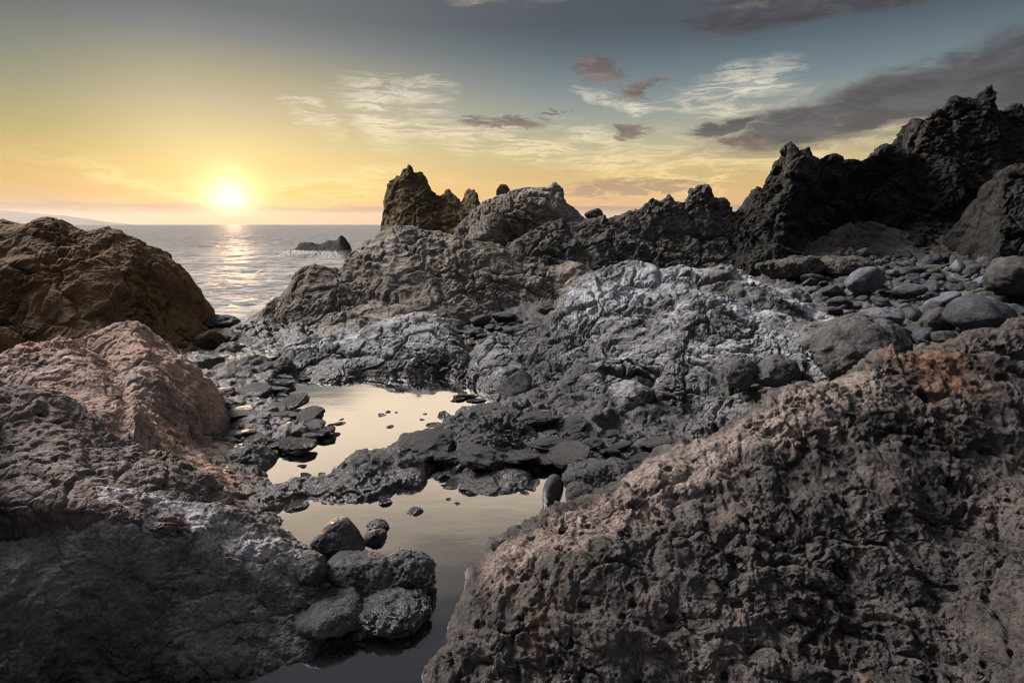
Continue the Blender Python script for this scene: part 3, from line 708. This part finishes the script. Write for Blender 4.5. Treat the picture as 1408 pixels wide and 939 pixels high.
outcrop('rock_outcrop', 'jagged dark ridge between the pale hump and the black cliff', 'rock', [
    [(688, 352, 13), (712, 322, 13.1), (740, 306, 13.2), (770, 300, 13.2), (800, 304, 13.3), (825, 300, 13.3), (850, 298, 13.4), (872, 288, 13.5), (884, 285, 13.5), (893, 276, 13.5), (912, 277, 13.6), (918, 267, 13.6), (928, 276, 13.6), (938, 276, 13.6), (948, 263, 13.7), (976, 258, 13.7), (980, 272, 13.7), (998, 281, 13.8), (1004, 293, 13.8), (1030, 285, 13.9), (1060, 285, 14), (1110, 300, 14)],
    [(690, 385, 12.2), (760, 350, 12.3), (830, 345, 12.4), (900, 340, 12.5), (980, 335, 12.7), (1050, 340, 13), (1110, 345, 13)],
    [(700, 415, 11.5), (780, 395, 11.7), (850, 385, 11.8), (950, 370, 12.0), (1040, 365, 12.4), (1110, 365, 12.5)],
    [(700, 440, 11), (780, 430, 11), (850, 410, 11), (950, 392, 11.3), (1040, 385, 11.6), (1110, 380, 11.7)]],
    560, 280, 'ridge', 2.4, 57, back=1.6, zb=.2, lump=.4, knob=.9, crack=.9, ridge=.7, grit=1.2, wl=(.3, .5), wr=(.4, .6))
# the black cliff on the right
outcrop('cliff', 'black craggy cliff tower at the right end of the skyline', 'cliff', [
    [(1215, 300, 15), (1240, 235, 15), (1252, 205, 15), (1256, 175, 15), (1265, 158, 15), (1285, 153, 15), (1300, 148, 15), (1314, 137, 15), (1326, 141, 15), (1342, 139, 15), (1354, 129, 15), (1362, 121, 15), (1368, 143, 15), (1380, 150, 15), (1396, 143, 15), (1430, 138, 15), (1480, 120, 15), (1560, 100, 15), (1700, 110, 15)],
    [(1215, 320, 14.2), (1262, 230, 14.3), (1310, 200, 14.3), (1370, 200, 14.3), (1430, 195, 14.3), (1560, 180, 14.3), (1700, 180, 14.3)],
    [(1215, 335, 13.6), (1265, 285, 13.6), (1320, 270, 13.6), (1400, 260, 13.6), (1560, 250, 13.6), (1700, 250, 13.6)],
    [(1215, 350, 12.8), (1300, 345, 12.6), (1400, 345, 12.5), (1560, 345, 12.4), (1700, 350, 12.4)]],
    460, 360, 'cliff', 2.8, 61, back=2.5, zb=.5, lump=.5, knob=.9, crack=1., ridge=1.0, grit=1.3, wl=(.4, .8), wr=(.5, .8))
outcrop('cliff', 'dark toothed cliff with a deep shadowed hollow, left of the cliff tower', 'cliff', [
    [(998, 330, 13.4), (1008, 292, 13.5), (1026, 275, 13.5), (1048, 258, 13.5), (1064, 255, 13.5), (1076, 240, 13.4), (1082, 222, 13.4), (1079, 205, 13.4), (1089, 195, 13.4), (1100, 207, 13.4), (1113, 203, 13.5), (1126, 216, 13.5), (1150, 209, 13.6), (1164, 219, 13.7), (1196, 214, 13.8), (1210, 202, 13.9), (1232, 200, 14), (1250, 212, 14), (1275, 215, 14), (1320, 240, 14)],
    [(1000, 345, 12.8), (1030, 310, 12.8), (1078, 275, 12.6), (1110, 262, 12.8), (1150, 265, 13.3), (1200, 260, 13.5), (1250, 265, 13.5), (1320, 280, 13.4)],
    [(1005, 360, 12.4), (1040, 335, 12.3), (1085, 318, 12.2), (1110, 315, 12.8), (1160, 315, 13.4), (1220, 315, 13.4), (1280, 320, 13.2), (1320, 320, 13)],
    [(1010, 385, 11.8), (1060, 370, 11.6), (1100, 365, 11.8), (1160, 352, 12.6), (1220, 350, 12.8), (1320, 350, 12.6)]],
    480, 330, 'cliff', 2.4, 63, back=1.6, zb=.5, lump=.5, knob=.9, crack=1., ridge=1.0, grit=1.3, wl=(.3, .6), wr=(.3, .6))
outcrop('cliff', 'rounded dark buttress cut by the right edge above the cobbles', 'cliff', [
    [(1352, 345, 11.2), (1362, 285, 11.4), (1372, 250, 11.5), (1392, 228, 11.6), (1430, 214, 11.7), (1520, 200, 11.8), (1640, 200, 12)],
    [(1356, 350, 10.9), (1380, 300, 11), (1430, 270, 11), (1520, 260, 11), (1640, 260, 11)],
    [(1352, 360, 10.7), (1400, 355, 10.5), (1520, 355, 10.3), (1640, 360, 10.3)]],
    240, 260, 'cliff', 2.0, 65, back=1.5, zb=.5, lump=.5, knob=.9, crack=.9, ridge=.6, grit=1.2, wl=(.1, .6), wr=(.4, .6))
outcrop('rock_outcrop', 'dusty grey foot slope lying against the black cliff above the cobbles', 'rock', [
    [(1066, 356, 12.3), (1100, 338, 12.5), (1140, 320, 12.9), (1180, 304, 13.1), (1225, 312, 13.0), (1270, 322, 12.8), (1320, 330, 12.6), (1362, 345, 12.2)],
    [(1070, 362, 11.9), (1120, 345, 12.2), (1180, 330, 12.5), (1240, 332, 12.5), (1300, 342, 12.3), (1358, 350, 12.0)],
    [(1075, 372, 11.5), (1130, 364, 11.7), (1200, 358, 11.9), (1300, 357, 11.9), (1355, 357, 11.8)]],
    260, 150, 'ridge', 1.8, 67, back=.8, zb=.6, lump=.6, knob=.9, crack=.9, ridge=.3, wl=(.2, .3), wr=(.2, .3))
# the pale mound in the middle
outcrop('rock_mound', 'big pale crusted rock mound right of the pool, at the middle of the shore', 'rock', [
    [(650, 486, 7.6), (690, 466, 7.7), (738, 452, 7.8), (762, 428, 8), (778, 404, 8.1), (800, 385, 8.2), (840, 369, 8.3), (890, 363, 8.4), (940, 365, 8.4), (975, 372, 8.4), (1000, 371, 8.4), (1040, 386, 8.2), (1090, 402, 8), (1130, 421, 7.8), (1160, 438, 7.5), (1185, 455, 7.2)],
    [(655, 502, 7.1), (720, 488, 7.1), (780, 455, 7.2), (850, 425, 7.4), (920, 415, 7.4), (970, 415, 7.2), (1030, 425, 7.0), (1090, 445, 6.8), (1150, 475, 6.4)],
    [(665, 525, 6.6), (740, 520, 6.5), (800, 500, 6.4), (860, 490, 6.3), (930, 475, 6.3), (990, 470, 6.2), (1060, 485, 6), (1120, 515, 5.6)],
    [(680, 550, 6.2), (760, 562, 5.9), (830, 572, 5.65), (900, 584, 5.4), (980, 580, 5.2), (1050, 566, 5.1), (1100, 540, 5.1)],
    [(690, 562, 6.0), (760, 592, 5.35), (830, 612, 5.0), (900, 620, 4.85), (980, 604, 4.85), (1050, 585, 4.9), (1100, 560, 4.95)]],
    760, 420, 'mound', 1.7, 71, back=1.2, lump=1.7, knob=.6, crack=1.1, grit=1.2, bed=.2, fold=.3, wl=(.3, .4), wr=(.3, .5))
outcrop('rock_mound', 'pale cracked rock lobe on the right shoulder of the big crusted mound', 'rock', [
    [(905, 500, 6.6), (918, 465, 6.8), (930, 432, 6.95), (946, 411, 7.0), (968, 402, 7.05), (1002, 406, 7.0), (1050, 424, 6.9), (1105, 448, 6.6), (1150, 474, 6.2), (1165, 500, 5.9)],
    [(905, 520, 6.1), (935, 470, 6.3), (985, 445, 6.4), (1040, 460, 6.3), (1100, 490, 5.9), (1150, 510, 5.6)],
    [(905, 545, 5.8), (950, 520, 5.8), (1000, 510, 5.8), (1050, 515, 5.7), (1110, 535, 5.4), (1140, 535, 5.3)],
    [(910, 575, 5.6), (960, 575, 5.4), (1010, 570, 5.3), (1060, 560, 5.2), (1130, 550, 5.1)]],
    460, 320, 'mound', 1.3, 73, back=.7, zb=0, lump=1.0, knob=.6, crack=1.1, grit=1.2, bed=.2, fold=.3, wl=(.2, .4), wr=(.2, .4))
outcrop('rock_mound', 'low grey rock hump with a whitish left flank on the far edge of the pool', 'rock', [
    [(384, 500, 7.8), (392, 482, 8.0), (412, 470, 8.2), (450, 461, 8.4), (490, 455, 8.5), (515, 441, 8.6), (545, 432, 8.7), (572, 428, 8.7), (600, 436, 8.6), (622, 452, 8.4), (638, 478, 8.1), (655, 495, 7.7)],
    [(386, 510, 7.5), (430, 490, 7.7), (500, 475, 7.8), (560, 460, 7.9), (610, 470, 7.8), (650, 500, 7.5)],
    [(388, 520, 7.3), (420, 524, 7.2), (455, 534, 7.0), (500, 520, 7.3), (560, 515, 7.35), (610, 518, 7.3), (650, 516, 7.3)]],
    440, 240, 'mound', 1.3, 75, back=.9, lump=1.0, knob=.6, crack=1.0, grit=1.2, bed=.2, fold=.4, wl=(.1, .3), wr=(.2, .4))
outcrop('sea_stack', 'small dark rock awash in the sea left of the headland', 'rock', [
    [(378, 355, 43), (394, 346, 43), (408, 341, 43), (414, 334, 43), (425, 333, 43), (440, 336, 43), (450, 331, 43), (463, 330, 43), (469, 324, 43), (474, 330, 43), (478, 343, 43), (481, 350, 43)],
    [(386, 358, 41), (412, 350, 41.5), (440, 346, 41.5), (468, 342, 41.5), (482, 352, 41.5)],
    [(384, 362, 39.5), (430, 358, 40), (484, 358, 40)]],
    220, 120, 'cliff', 2.0, 81, back=2.5, zb=-.8, lump=.3, knob=.6, crack=.5, wl=(.5, .6), wr=(.2, .6), toward=.5)

# ------------------------------------------------------------------ loose rocks, each one alone
def rock(label, px, py, Y, wpx, hpx, mat, seed, name='boulder', cat='boulder', group=None, **kw):
    return tag(boulder(name, px, py, Y, wpx, hpx, M[mat], seed, **kw), label, cat, group)
rock('angular dark boulder with a flat pale top edge, highest of the stones at the tip', 465, 752, 3.05, 104, 78, 'black', 101, sub=6, angular=1., lump=.3, knob=.5, crack=.5, grit=.8)
rock('smooth rounded dark boulder in the middle of the stones at the tip', 500, 796, 2.78, 122, 84, 'tip', 152, sub=6, angular=.85, lump=.8, knob=.6, crack=.5, grit=.8)
rock('smooth oval stone at the front of the stones at the tip', 458, 840, 2.55, 124, 56, 'tip', 103, sub=6, angular=.7, lump=.8, knob=.5, crack=.4, grit=.6)
rock('knobbly dark conglomerate lump ending the tip in the lower pool', 556, 790, 2.85, 108, 74, 'black', 104, sub=6, angular=.4, knob=1.4, crack=1.2, grit=1.4)
rock('low rubbly dark rock between the knobbly lump and the foreground rock', 530, 838, 2.62, 136, 62, 'black', 105, sub=6, angular=.5, knob=1.2, crack=1.2, grit=1.4)
rock('small dark knob bridging the foreground rock and the angular boulder', 425, 785, 2.7, 70, 66, 'tip', 106, angular=.5, knob=1.0, crack=.9)
rock('flat broken dark stone lying in the water beside the angular boulder', 518, 742, 3.15, 38, 30, 'black', 107, angular=.8)
rock('small pale-topped stone in the water behind the broken dark stone', 519, 722, 3.5, 36, 16, 'black', 108, angular=.6)
rock('single round dark stone standing alone in the lower pool', 571, 709, 3.72, 29, 30, 'black', 109, angular=.5, knob=.6, crack=.4, name='stone', cat='stone')
rock('upright smooth black oval stone standing in the lower pool', 760, 678, 3.82, 30, 66, 'black', 110, sub=6, angular=.3, tilt=.12, lump=.4, knob=.2, crack=.1, grit=.4, name='stone', cat='stone')
rock('dark boulder between the upright oval stone and the brown-black slope', 825, 662, 3.85, 112, 74, 'black', 111, sub=6, angular=.6, dr=.8)
rock('small dark round rock at the left foot of that dark boulder by the slope', 800, 682, 3.7, 56, 44, 'black', 112, angular=.5)
rock('dark flat-lying rock lens on the far rim of the lower pool', 676, 662, 4.3, 134, 40, 'black', 113, sub=6, angular=.2, dr=.9, knob=.9, crack=.6)
rock('broad smooth dark rock rise between the two pools', 670, 606, 5.0, 170, 72, 'black', 114, sub=7, angular=.4, dr=1., knob=1.3, crack=1.2, lump=1.2, grit=1.7)
rock('dark ridged rock pushing between the two pools, the largest one there', 520, 650, 4.45, 150, 74, 'black', 115, sub=6, angular=.4, dr=.8, knob=1.2, crack=1.2)
rock('long low wet rock in front of the ridged rock between the pools', 470, 682, 4.05, 130, 40, 'black', 116, sub=6, angular=.3, dr=.7, knob=1., crack=.8)
rock('dark lump at the right end of the ridged rock between the pools', 556, 668, 4.2, 78, 50, 'black', 117, angular=.5, dr=.8, knob=1.1)
rock('smooth dark rock between the ridged rock and the broad dark rise', 572, 622, 4.8, 96, 48, 'black', 118, sub=6, angular=.5, dr=.8, knob=1.3, crack=1.1, grit=1.5)
rock('dark wedge-shaped block at the foot of the crusted mound', 709, 532, 6.3, 56, 48, 'black', 119, angular=1., lump=.3, knob=.3, crack=.2)
rock('round ribbed rock right of the wedge-shaped block', 742, 556, 5.95, 52, 44, 'ground', 120, angular=.5)
rock('smaller smooth rock in front of the ribbed rock', 752, 569, 5.7, 46, 30, 'ground', 121, angular=.4, knob=.5)
rock('pale broken block on the lower slope of the crusted mound', 868, 548, 5.75, 72, 44, 'mound', 122, angular=.9, crack=.8)
rock('round dark lump under the cracked pale lobe', 1018, 512, 5.4, 46, 48, 'ground', 123, angular=.4)
rock('slab-like grey rock right of the round lump under the pale lobe', 1066, 512, 5.3, 62, 48, 'ground', 124, angular=.8)
rock('large ridged grey rock in the gap below the cobble beach', 1182, 485, 5.1, 138, 96, 'ground', 125, sub=6, angular=.5, dr=.9)
rock('rounded dark rock at the left shore with a warm top, beside the pink block', 345, 640, 4.55, 88, 62, 'ground', 126, sub=6, angular=.5, dr=.9)
rock('brown boulder half cut off by the left edge, behind the pinkish ridge', 0, 478, 5.6, 50, 66, 'brown', 127, angular=.5)
rock('dark boulder blocking the sea inlet behind the reef', 302, 444, 11.2, 62, 24, 'ground', 128, angular=.5)
rock('flat ledge rock below the sea inlet', 305, 462, 10.2, 74, 18, 'ground', 129, angular=.7)
rock('rounded stone in front of the sea inlet ledge', 318, 484, 9.0, 46, 30, 'ground', 130, angular=.5)
rock('reddish-brown stone wedged left of the sea inlet ledge', 288, 470, 9.3, 40, 36, 'brown', 131, angular=.6)
rock('long dark rock closing the reef in front of the low grey hump', 345, 515, 7.5, 110, 46, 'ground', 132, sub=6, angular=.5, dr=.6)
rock('dark block at the left end of the low grey hump', 392, 508, 7.4, 34, 34, 'black', 133, angular=.6)
rock('small brown knob on the skyline above the pale hump', 692, 266, 15, 24, 22, 'tower', 134, angular=.5, name='skyline_rock', cat='rock', crack=.6)
rock('small grey knob on the skyline right of the pale hump', 817, 297, 14.2, 26, 22, 'ridge', 135, angular=.6, name='skyline_rock', cat='rock', crack=.6)
# beach boulders with a look of their own
rock('large smooth blue-grey boulder at the right edge of the cobble beach', 1350, 434, 5.9, 96, 56, 'cobble', 141, sub=6, angular=.5, knob=.3, crack=.15, grit=.5, lump=.6)
rock('round pale boulder crowning the middle of the cobble beach', 1190, 386, 8.8, 50, 40, 'cobble_pale', 142, angular=.5, knob=.3, crack=.15, grit=.5)
rock('dark tall boulder cut by the right edge above the blue-grey boulder', 1398, 382, 8.0, 80, 60, 'cobble_dark', 143, angular=.6, knob=.5)
rock('pale whitish block above the big mound where the beach begins', 1092, 368, 10.4, 90, 40, 'ridge', 144, sub=6, angular=.8, knob=1., crack=.9)
rock('pale slab behind the round pale boulder, under the cliff hollow', 1150, 366, 10.6, 84, 30, 'ridge', 145, sub=6, angular=.8, knob=1., crack=.9)
rock('white-flecked boulder between the mound and the cobbles', 1213, 436, 6.9, 60, 30, 'cobble_pale', 148, angular=.6, knob=.3)
rock('dark round boulder in the lower middle of the cobbles', 1290, 442, 6.3, 48, 42, 'cobble_dark', 149, angular=.4, knob=.4)

# ------------------------------------------------------------------ repeats
rnd = random.Random(5)
def variants(name, k, sub, mats, seed0, **kw):
    res = []
    for i in range(k):
        P, f = boulder_shape((1, .85, .72), seed0 + i, sub, angular=rnd.uniform(.5, 1.0), fine=.02, **kw)
        ob = mesh_obj(name, P, f, M[mats[i % len(mats)]], origin=np.zeros(3))
        res.append(ob)
    return res
def spread(protos, spots, label, cat, group):
    used = set()
    for i, (x, y, z, s, flat) in enumerate(spots):
        p = protos[rnd.randrange(len(protos))]
        if p.name not in used: used.add(p.name); o = p
        else: o = p.copy(); COL.objects.link(o)
        o.location = (x, y, z); o.scale = (s * rnd.uniform(.85, 1.25), s * rnd.uniform(.8, 1.2), s * flat * rnd.uniform(.8, 1.2))
        tl = .5 if cat == 'cobble' else .22
        o.rotation_euler = (rnd.uniform(-tl, tl), rnd.uniform(-tl, tl), rnd.uniform(0, 6.28))
        tag(o, label if isinstance(label, str) else label[i], cat, group)
    for p in protos:
        if p.name not in used: bpy.data.objects.remove(p)
ORD = 'first second third fourth fifth sixth seventh eighth ninth tenth eleventh twelfth thirteenth fourteenth'.split()
def row_labels(spots, per, fmt):
    """where each stands: its row, counted from the sea, and its place in that row"""
    order = sorted(range(len(spots)), key=lambda i: -spots[i][1]); lab = [None] * len(spots)
    for r in range(0, len(order), per):
        for k, i in enumerate(sorted(order[r:r + per], key=lambda i: spots[i][0] / spots[i][1])): lab[i] = fmt % (ORD[k], ORD[r // per])
    return lab
MARKS = [('the large blue-grey boulder', 1350, 434, 5.9), ('the round pale boulder', 1190, 386, 8.8), ('the dark tall boulder', 1398, 382, 8.0), ('the ridged grey rock', 1182, 485, 5.1),
         ('the dusty foot slope', 1240, 345, 11.6), ('the pale whitish block', 1092, 368, 10.4), ('the white-flecked boulder', 1213, 436, 6.9)]
def near_labels(spots, what, small, smallest):
    """the bigger ones by the boulder they lie beside, the small ones share a label"""
    lab = [small] * len(spots); cnt = {}
    pos = [(n, W(px, py, Y)) for n, px, py, Y in MARKS]
    todo = []
    for i, (x, y, z, sz, fl) in enumerate(spots):
        if sz < smallest: continue
        dd, n, p = min((math.hypot(x - p[0], y - p[1]), n, p) for n, p in pos for p in [p])
        side = ('right of' if x / y > p[0] / p[1] else 'left of') if abs(x / y - p[0] / p[1]) * F > abs(z / y - p[2] / p[1]) * F * .8 + 6 else ('behind' if y > p[1] else 'in front of')
        todo.append((dd, i, n, side))
    for dd, i, n, side in sorted(todo):
        k = cnt.get((n, side), 0); cnt[(n, side)] = k + 1
        lab[i] = '%s %s %s, %s to it' % (what, side, n, 'nearest' if k == 0 else ORD[k] + ' nearest') if k < 12 else small
    return lab
def in_region(n, poly, size, tries=6000, gap=.85, zoff=.0, zfun=land_z, flat=.75):
    """spots on the sloping beach whose picture falls in poly"""
    pts = []; out = []
    xs = [p[0] for p in poly]; ysx = [p[1] for p in poly]
    for _ in range(tries):
        if len(out) >= n: break
        px, py = rnd.uniform(min(xs), max(xs)), rnd.uniform(min(ysx), max(ysx))
        ins = False
        for (x1, y1), (x2, y2) in zip(poly, poly[1:] + poly[:1]):
            if (y1 > py) != (y2 > py) and px < (x2 - x1) * (py - y1) / (y2 - y1) + x1: ins = not ins
        if not ins: continue
        a, b, c = [float(v) for v in ray(px, py)]
        t = 2.0
        while t < 16 and H + c * t > zfun(a * t, b * t): t += .12
        if t >= 16: continue
        x, y = a * t, b * t
        s = size(rnd)
        if all((x - u) ** 2 + (y - v) ** 2 > (gap * (s + r)) ** 2 for u, v, r in pts):
            pts.append((x, y, s)); out.append((x, y, zfun(x, y) + zoff + s * .25, s, flat))
    return out
BEACH = [(1085, 372), (1140, 352), (1220, 350), (1330, 350), (1408, 345), (1440, 350), (1440, 470), (1250, 476), (1190, 455), (1130, 420)]
pale = variants('cobble', 6, 4, ['cobble_pale', 'cobble', 'cobble'], 300, knob=.6, crack=.4, grit=.9)
darkc = variants('cobble', 6, 4, ['cobble_dark', 'cobble'], 320, knob=.7, crack=.6, grit=1.)
PS = in_region(46, BEACH, lambda r: r.choice([.09, .1, .12, .14, .17, .22]), gap=1.0)
spread(pale, PS, near_labels(PS, 'pale bluish cobble', 'small pale bluish-grey cobble on the beach below the black cliff', .115), 'cobble', 'pale cobbles on the beach below the cliff')
DS = in_region(285, BEACH, lambda r: r.choice([.05, .06, .07, .08, .1, .12, .15, .2]), gap=.8)
spread(darkc, DS, near_labels(DS, 'dark grey cobble', 'small dark grey cobble on the beach below the black cliff', .115), 'cobble', 'dark cobbles on the beach below the cliff')
reefv = variants('reef_rock', 8, 5, ['black', 'ground'], 340, knob=1.0, crack=.9, grit=1.2)
REEF = [(275, 520), (390, 500), (400, 560), (450, 595), (455, 610), (385, 625), (300, 610), (272, 570)]
RS = in_region(46, REEF, lambda r: r.uniform(.08, .26), gap=.7, zfun=lambda x, y: .02, flat=.42)
spread(reefv, RS, row_labels(RS, 6, 'low wet reef rock, %s from the left in the %s row from the sea'), 'rock', 'low reef rocks left of the upper pool')
def on_shelf(x, y): return .05 + max(0., float(LAND(np.array([[x, y]]))[0])) * .8
shv = variants('shelf_rock', 9, 5, ['black', 'ground', 'black'], 400, knob=1.5, crack=1.5, grit=1.8)
SH = in_region(40, [(690, 575), (780, 590), (900, 612), (985, 608), (900, 660), (860, 650), (780, 640), (690, 640), (600, 640), (560, 610), (620, 590)], lambda r: r.choice([.07, .1, .14, .18, .24, .3]), gap=.7, zfun=on_shelf, zoff=-.03, flat=.42)
spread(shv, SH, row_labels(SH, 8, 'dark shelf rock, %s from the left in the %s row below the mound'), 'rock', 'dark broken rocks on the shelf below the mound')
GL = in_region(44, [(600, 470), (640, 445), (720, 440), (770, 425), (740, 455), (680, 470), (660, 500), (620, 500)], lambda r: r.choice([.07, .1, .13, .18, .24]), gap=.8, zfun=on_shelf, flat=.6)
spread(shv2 := variants('gully_rock', 6, 5, ['black', 'ground'], 430, knob=1., crack=.8), GL, row_labels(GL, 6, 'dark gully stone, %s from the left in the %s row from the headland'), 'rock', 'dark stones in the gully behind the low hump')
def along(poly, n, spread_px):
    out_ = []
    for _ in range(n):
        k = rnd.randrange(len(poly)); (x1, y1), (x2, y2) = poly[k], poly[(k + 1) % len(poly)]; f_ = rnd.random()
        px, py = x1 + f_ * (x2 - x1) + rnd.uniform(-1, 1) * spread_px, y1 + f_ * (y2 - y1) + rnd.uniform(-.5, .5) * spread_px
        if py > 700: continue
        g_ = G(px, py); sz = rnd.choice([.02, .03, .04, .05, .07, .1])
        if all(math.hypot(g_[0] - o_[0], g_[1] - o_[1]) > .8 * (sz + o_[3]) for o_ in out_): out_.append((g_[0], g_[1], .0, sz, .5))
    return out_
RM = along(UP_POOL, 46, 12) + along(LOW_POOL, 40, 9)
spread(variants('rim_rock', 6, 4, ['black'], 450, knob=1., crack=.8), RM, row_labels(RM, 7, 'small wet rim rock, %s from the left in the %s row from the sea'), 'rock', 'small wet rocks along the pool rims')
isl = variants('reef_rock', 5, 4, ['black'], 360, knob=1., crack=.9)
def isle(lst): return [(*G(px, py)[:2], .0, w_ * .5 * float(G(px, py)[1]) / F, fl) for px, py, w_, fl in lst]
IS = isle([(526, 571, 14, .5), (534, 567, 9, .5), (537, 587, 14, .45), (585, 569, 8, .4), (581, 577, 9, .4), (468, 582, 18, .4), (455, 585, 12, .4), (545, 567, 6, .4), (642, 545, 34, .3), (628, 550, 22, .3), (655, 551, 26, .3), (460, 599, 20, .5), (440, 601, 24, .45), (415, 641, 16, .5), (635, 541, 16, .4), (470, 577, 8, .4), (402, 528, 14, .3)])
IL = ['largest of the tiny rocks in the middle of the upper pool', 'tiny rock touching the right end of the largest mid-pool one', 'tiny rock alone below the middle of the upper pool',
      'upper speck of rock right of the middle of the upper pool', 'lower speck of rock right of the middle of the upper pool', 'tiny flat rock off the tip of the reef, larger of the two',
      'tiny flat rock nearest the reef edge, left of the larger one', 'faintest speck of rock right of the largest mid-pool rock', 'largest flat rock in the right arm of the upper pool',
      'flat rock at the left end of the right arm patch', 'flat rock at the right end of the right arm patch', 'dark rock at the outer tip of the reef in the upper pool', 'dark rock just inside the outer tip of the reef',
      'tiny dark rock alone near the outlet of the upper pool', 'small rock behind the flat ones in the right arm of the pool', 'speck of rock behind the two flat ones off the reef', 'thin flat rock at the far left corner of the upper pool']
spread(isl, IS, IL, 'rock', 'tiny rocks breaking the surface of the upper pool')
peb = variants('pebble', 4, 3, ['black'], 380, knob=.5, crack=.2)
spread(peb, isle([(617, 686, 9, .5), (628, 692, 10, .5), (609, 667, 8, .5), (424, 668, 9, .5)]),
       ['left pebble of the pair in the lower pool', 'right pebble of the pair in the lower pool', 'pebble by the far rim of the lower pool, above the pair', 'pebble in the little channel left of the ridged rock'], 'pebble', 'pebbles in the lower pool')

# ------------------------------------------------------------------ far island
isx = np.array([(-260, 300), (-120, 291), (-40, 289), (10, 290), (40, 293), (80, 296), (110, 300), (135, 305), (152, 309)], float)
P1 = W(isx[:, 0], isx[:, 1], 15000.)
t = np.arange(len(isx), dtype=float); crest = spline(P1, t, 120)
crest[:, 2] += 18 * fbm(crest / 300., 4)
rows = [crest + (0, 1500, 0), crest, crest + (0, -900, 0), crest + (0, -2000, 0)]
rows[0][:, 2] = -5; rows[2][:, 2] = rows[2][:, 2] * .5; rows[3][:, 2] = -5
Pi = spline(np.stack(rows).reshape(4, -1), np.arange(4.), 24).reshape(-1, 3)
fi = grid_normals(120, 24, 1.); s_ = 1. if fi(Pi)[:, 2].mean() > 0 else -1.
tag(mesh_obj('hills', Pi, grid_faces(120, 24, s_ < 0), rock_mat('far_island_rock', (.06, .055, .05), (.2, .18, .15), scale=400, wet=False), origin=np.array([P1[:, 0].mean(), 15000, 0])), kind='structure')

# ------------------------------------------------------------------ the air
hv = np.array([[x, y, z] for x in (-27000, 27000) for y in (-800, 26000) for z in (-8, 460)], float)
hf = np.array([[0, 1, 3, 2], [4, 6, 7, 5], [0, 4, 5, 1], [2, 3, 7, 6], [0, 2, 6, 4], [1, 5, 7, 3]])
hm = bpy.data.materials.new('haze'); hm.use_nodes = True
hn = NT(hm.node_tree); pv = hn.n('ShaderNodeVolumePrincipled'); pv.inputs['Color'].default_value = (.92, .9, .88, 1)
pv.inputs['Density'].default_value = HAZE; pv.inputs['Anisotropy'].default_value = .3
ho = hn.n('ShaderNodeOutputMaterial'); hn.put(ho.inputs['Volume'], pv.outputs[0])
haze = mesh_obj('haze', hv, hf, hm, origin=np.zeros(3))
for p_ in haze.data.polygons: p_.use_smooth = False
tag(haze, kind='stuff')
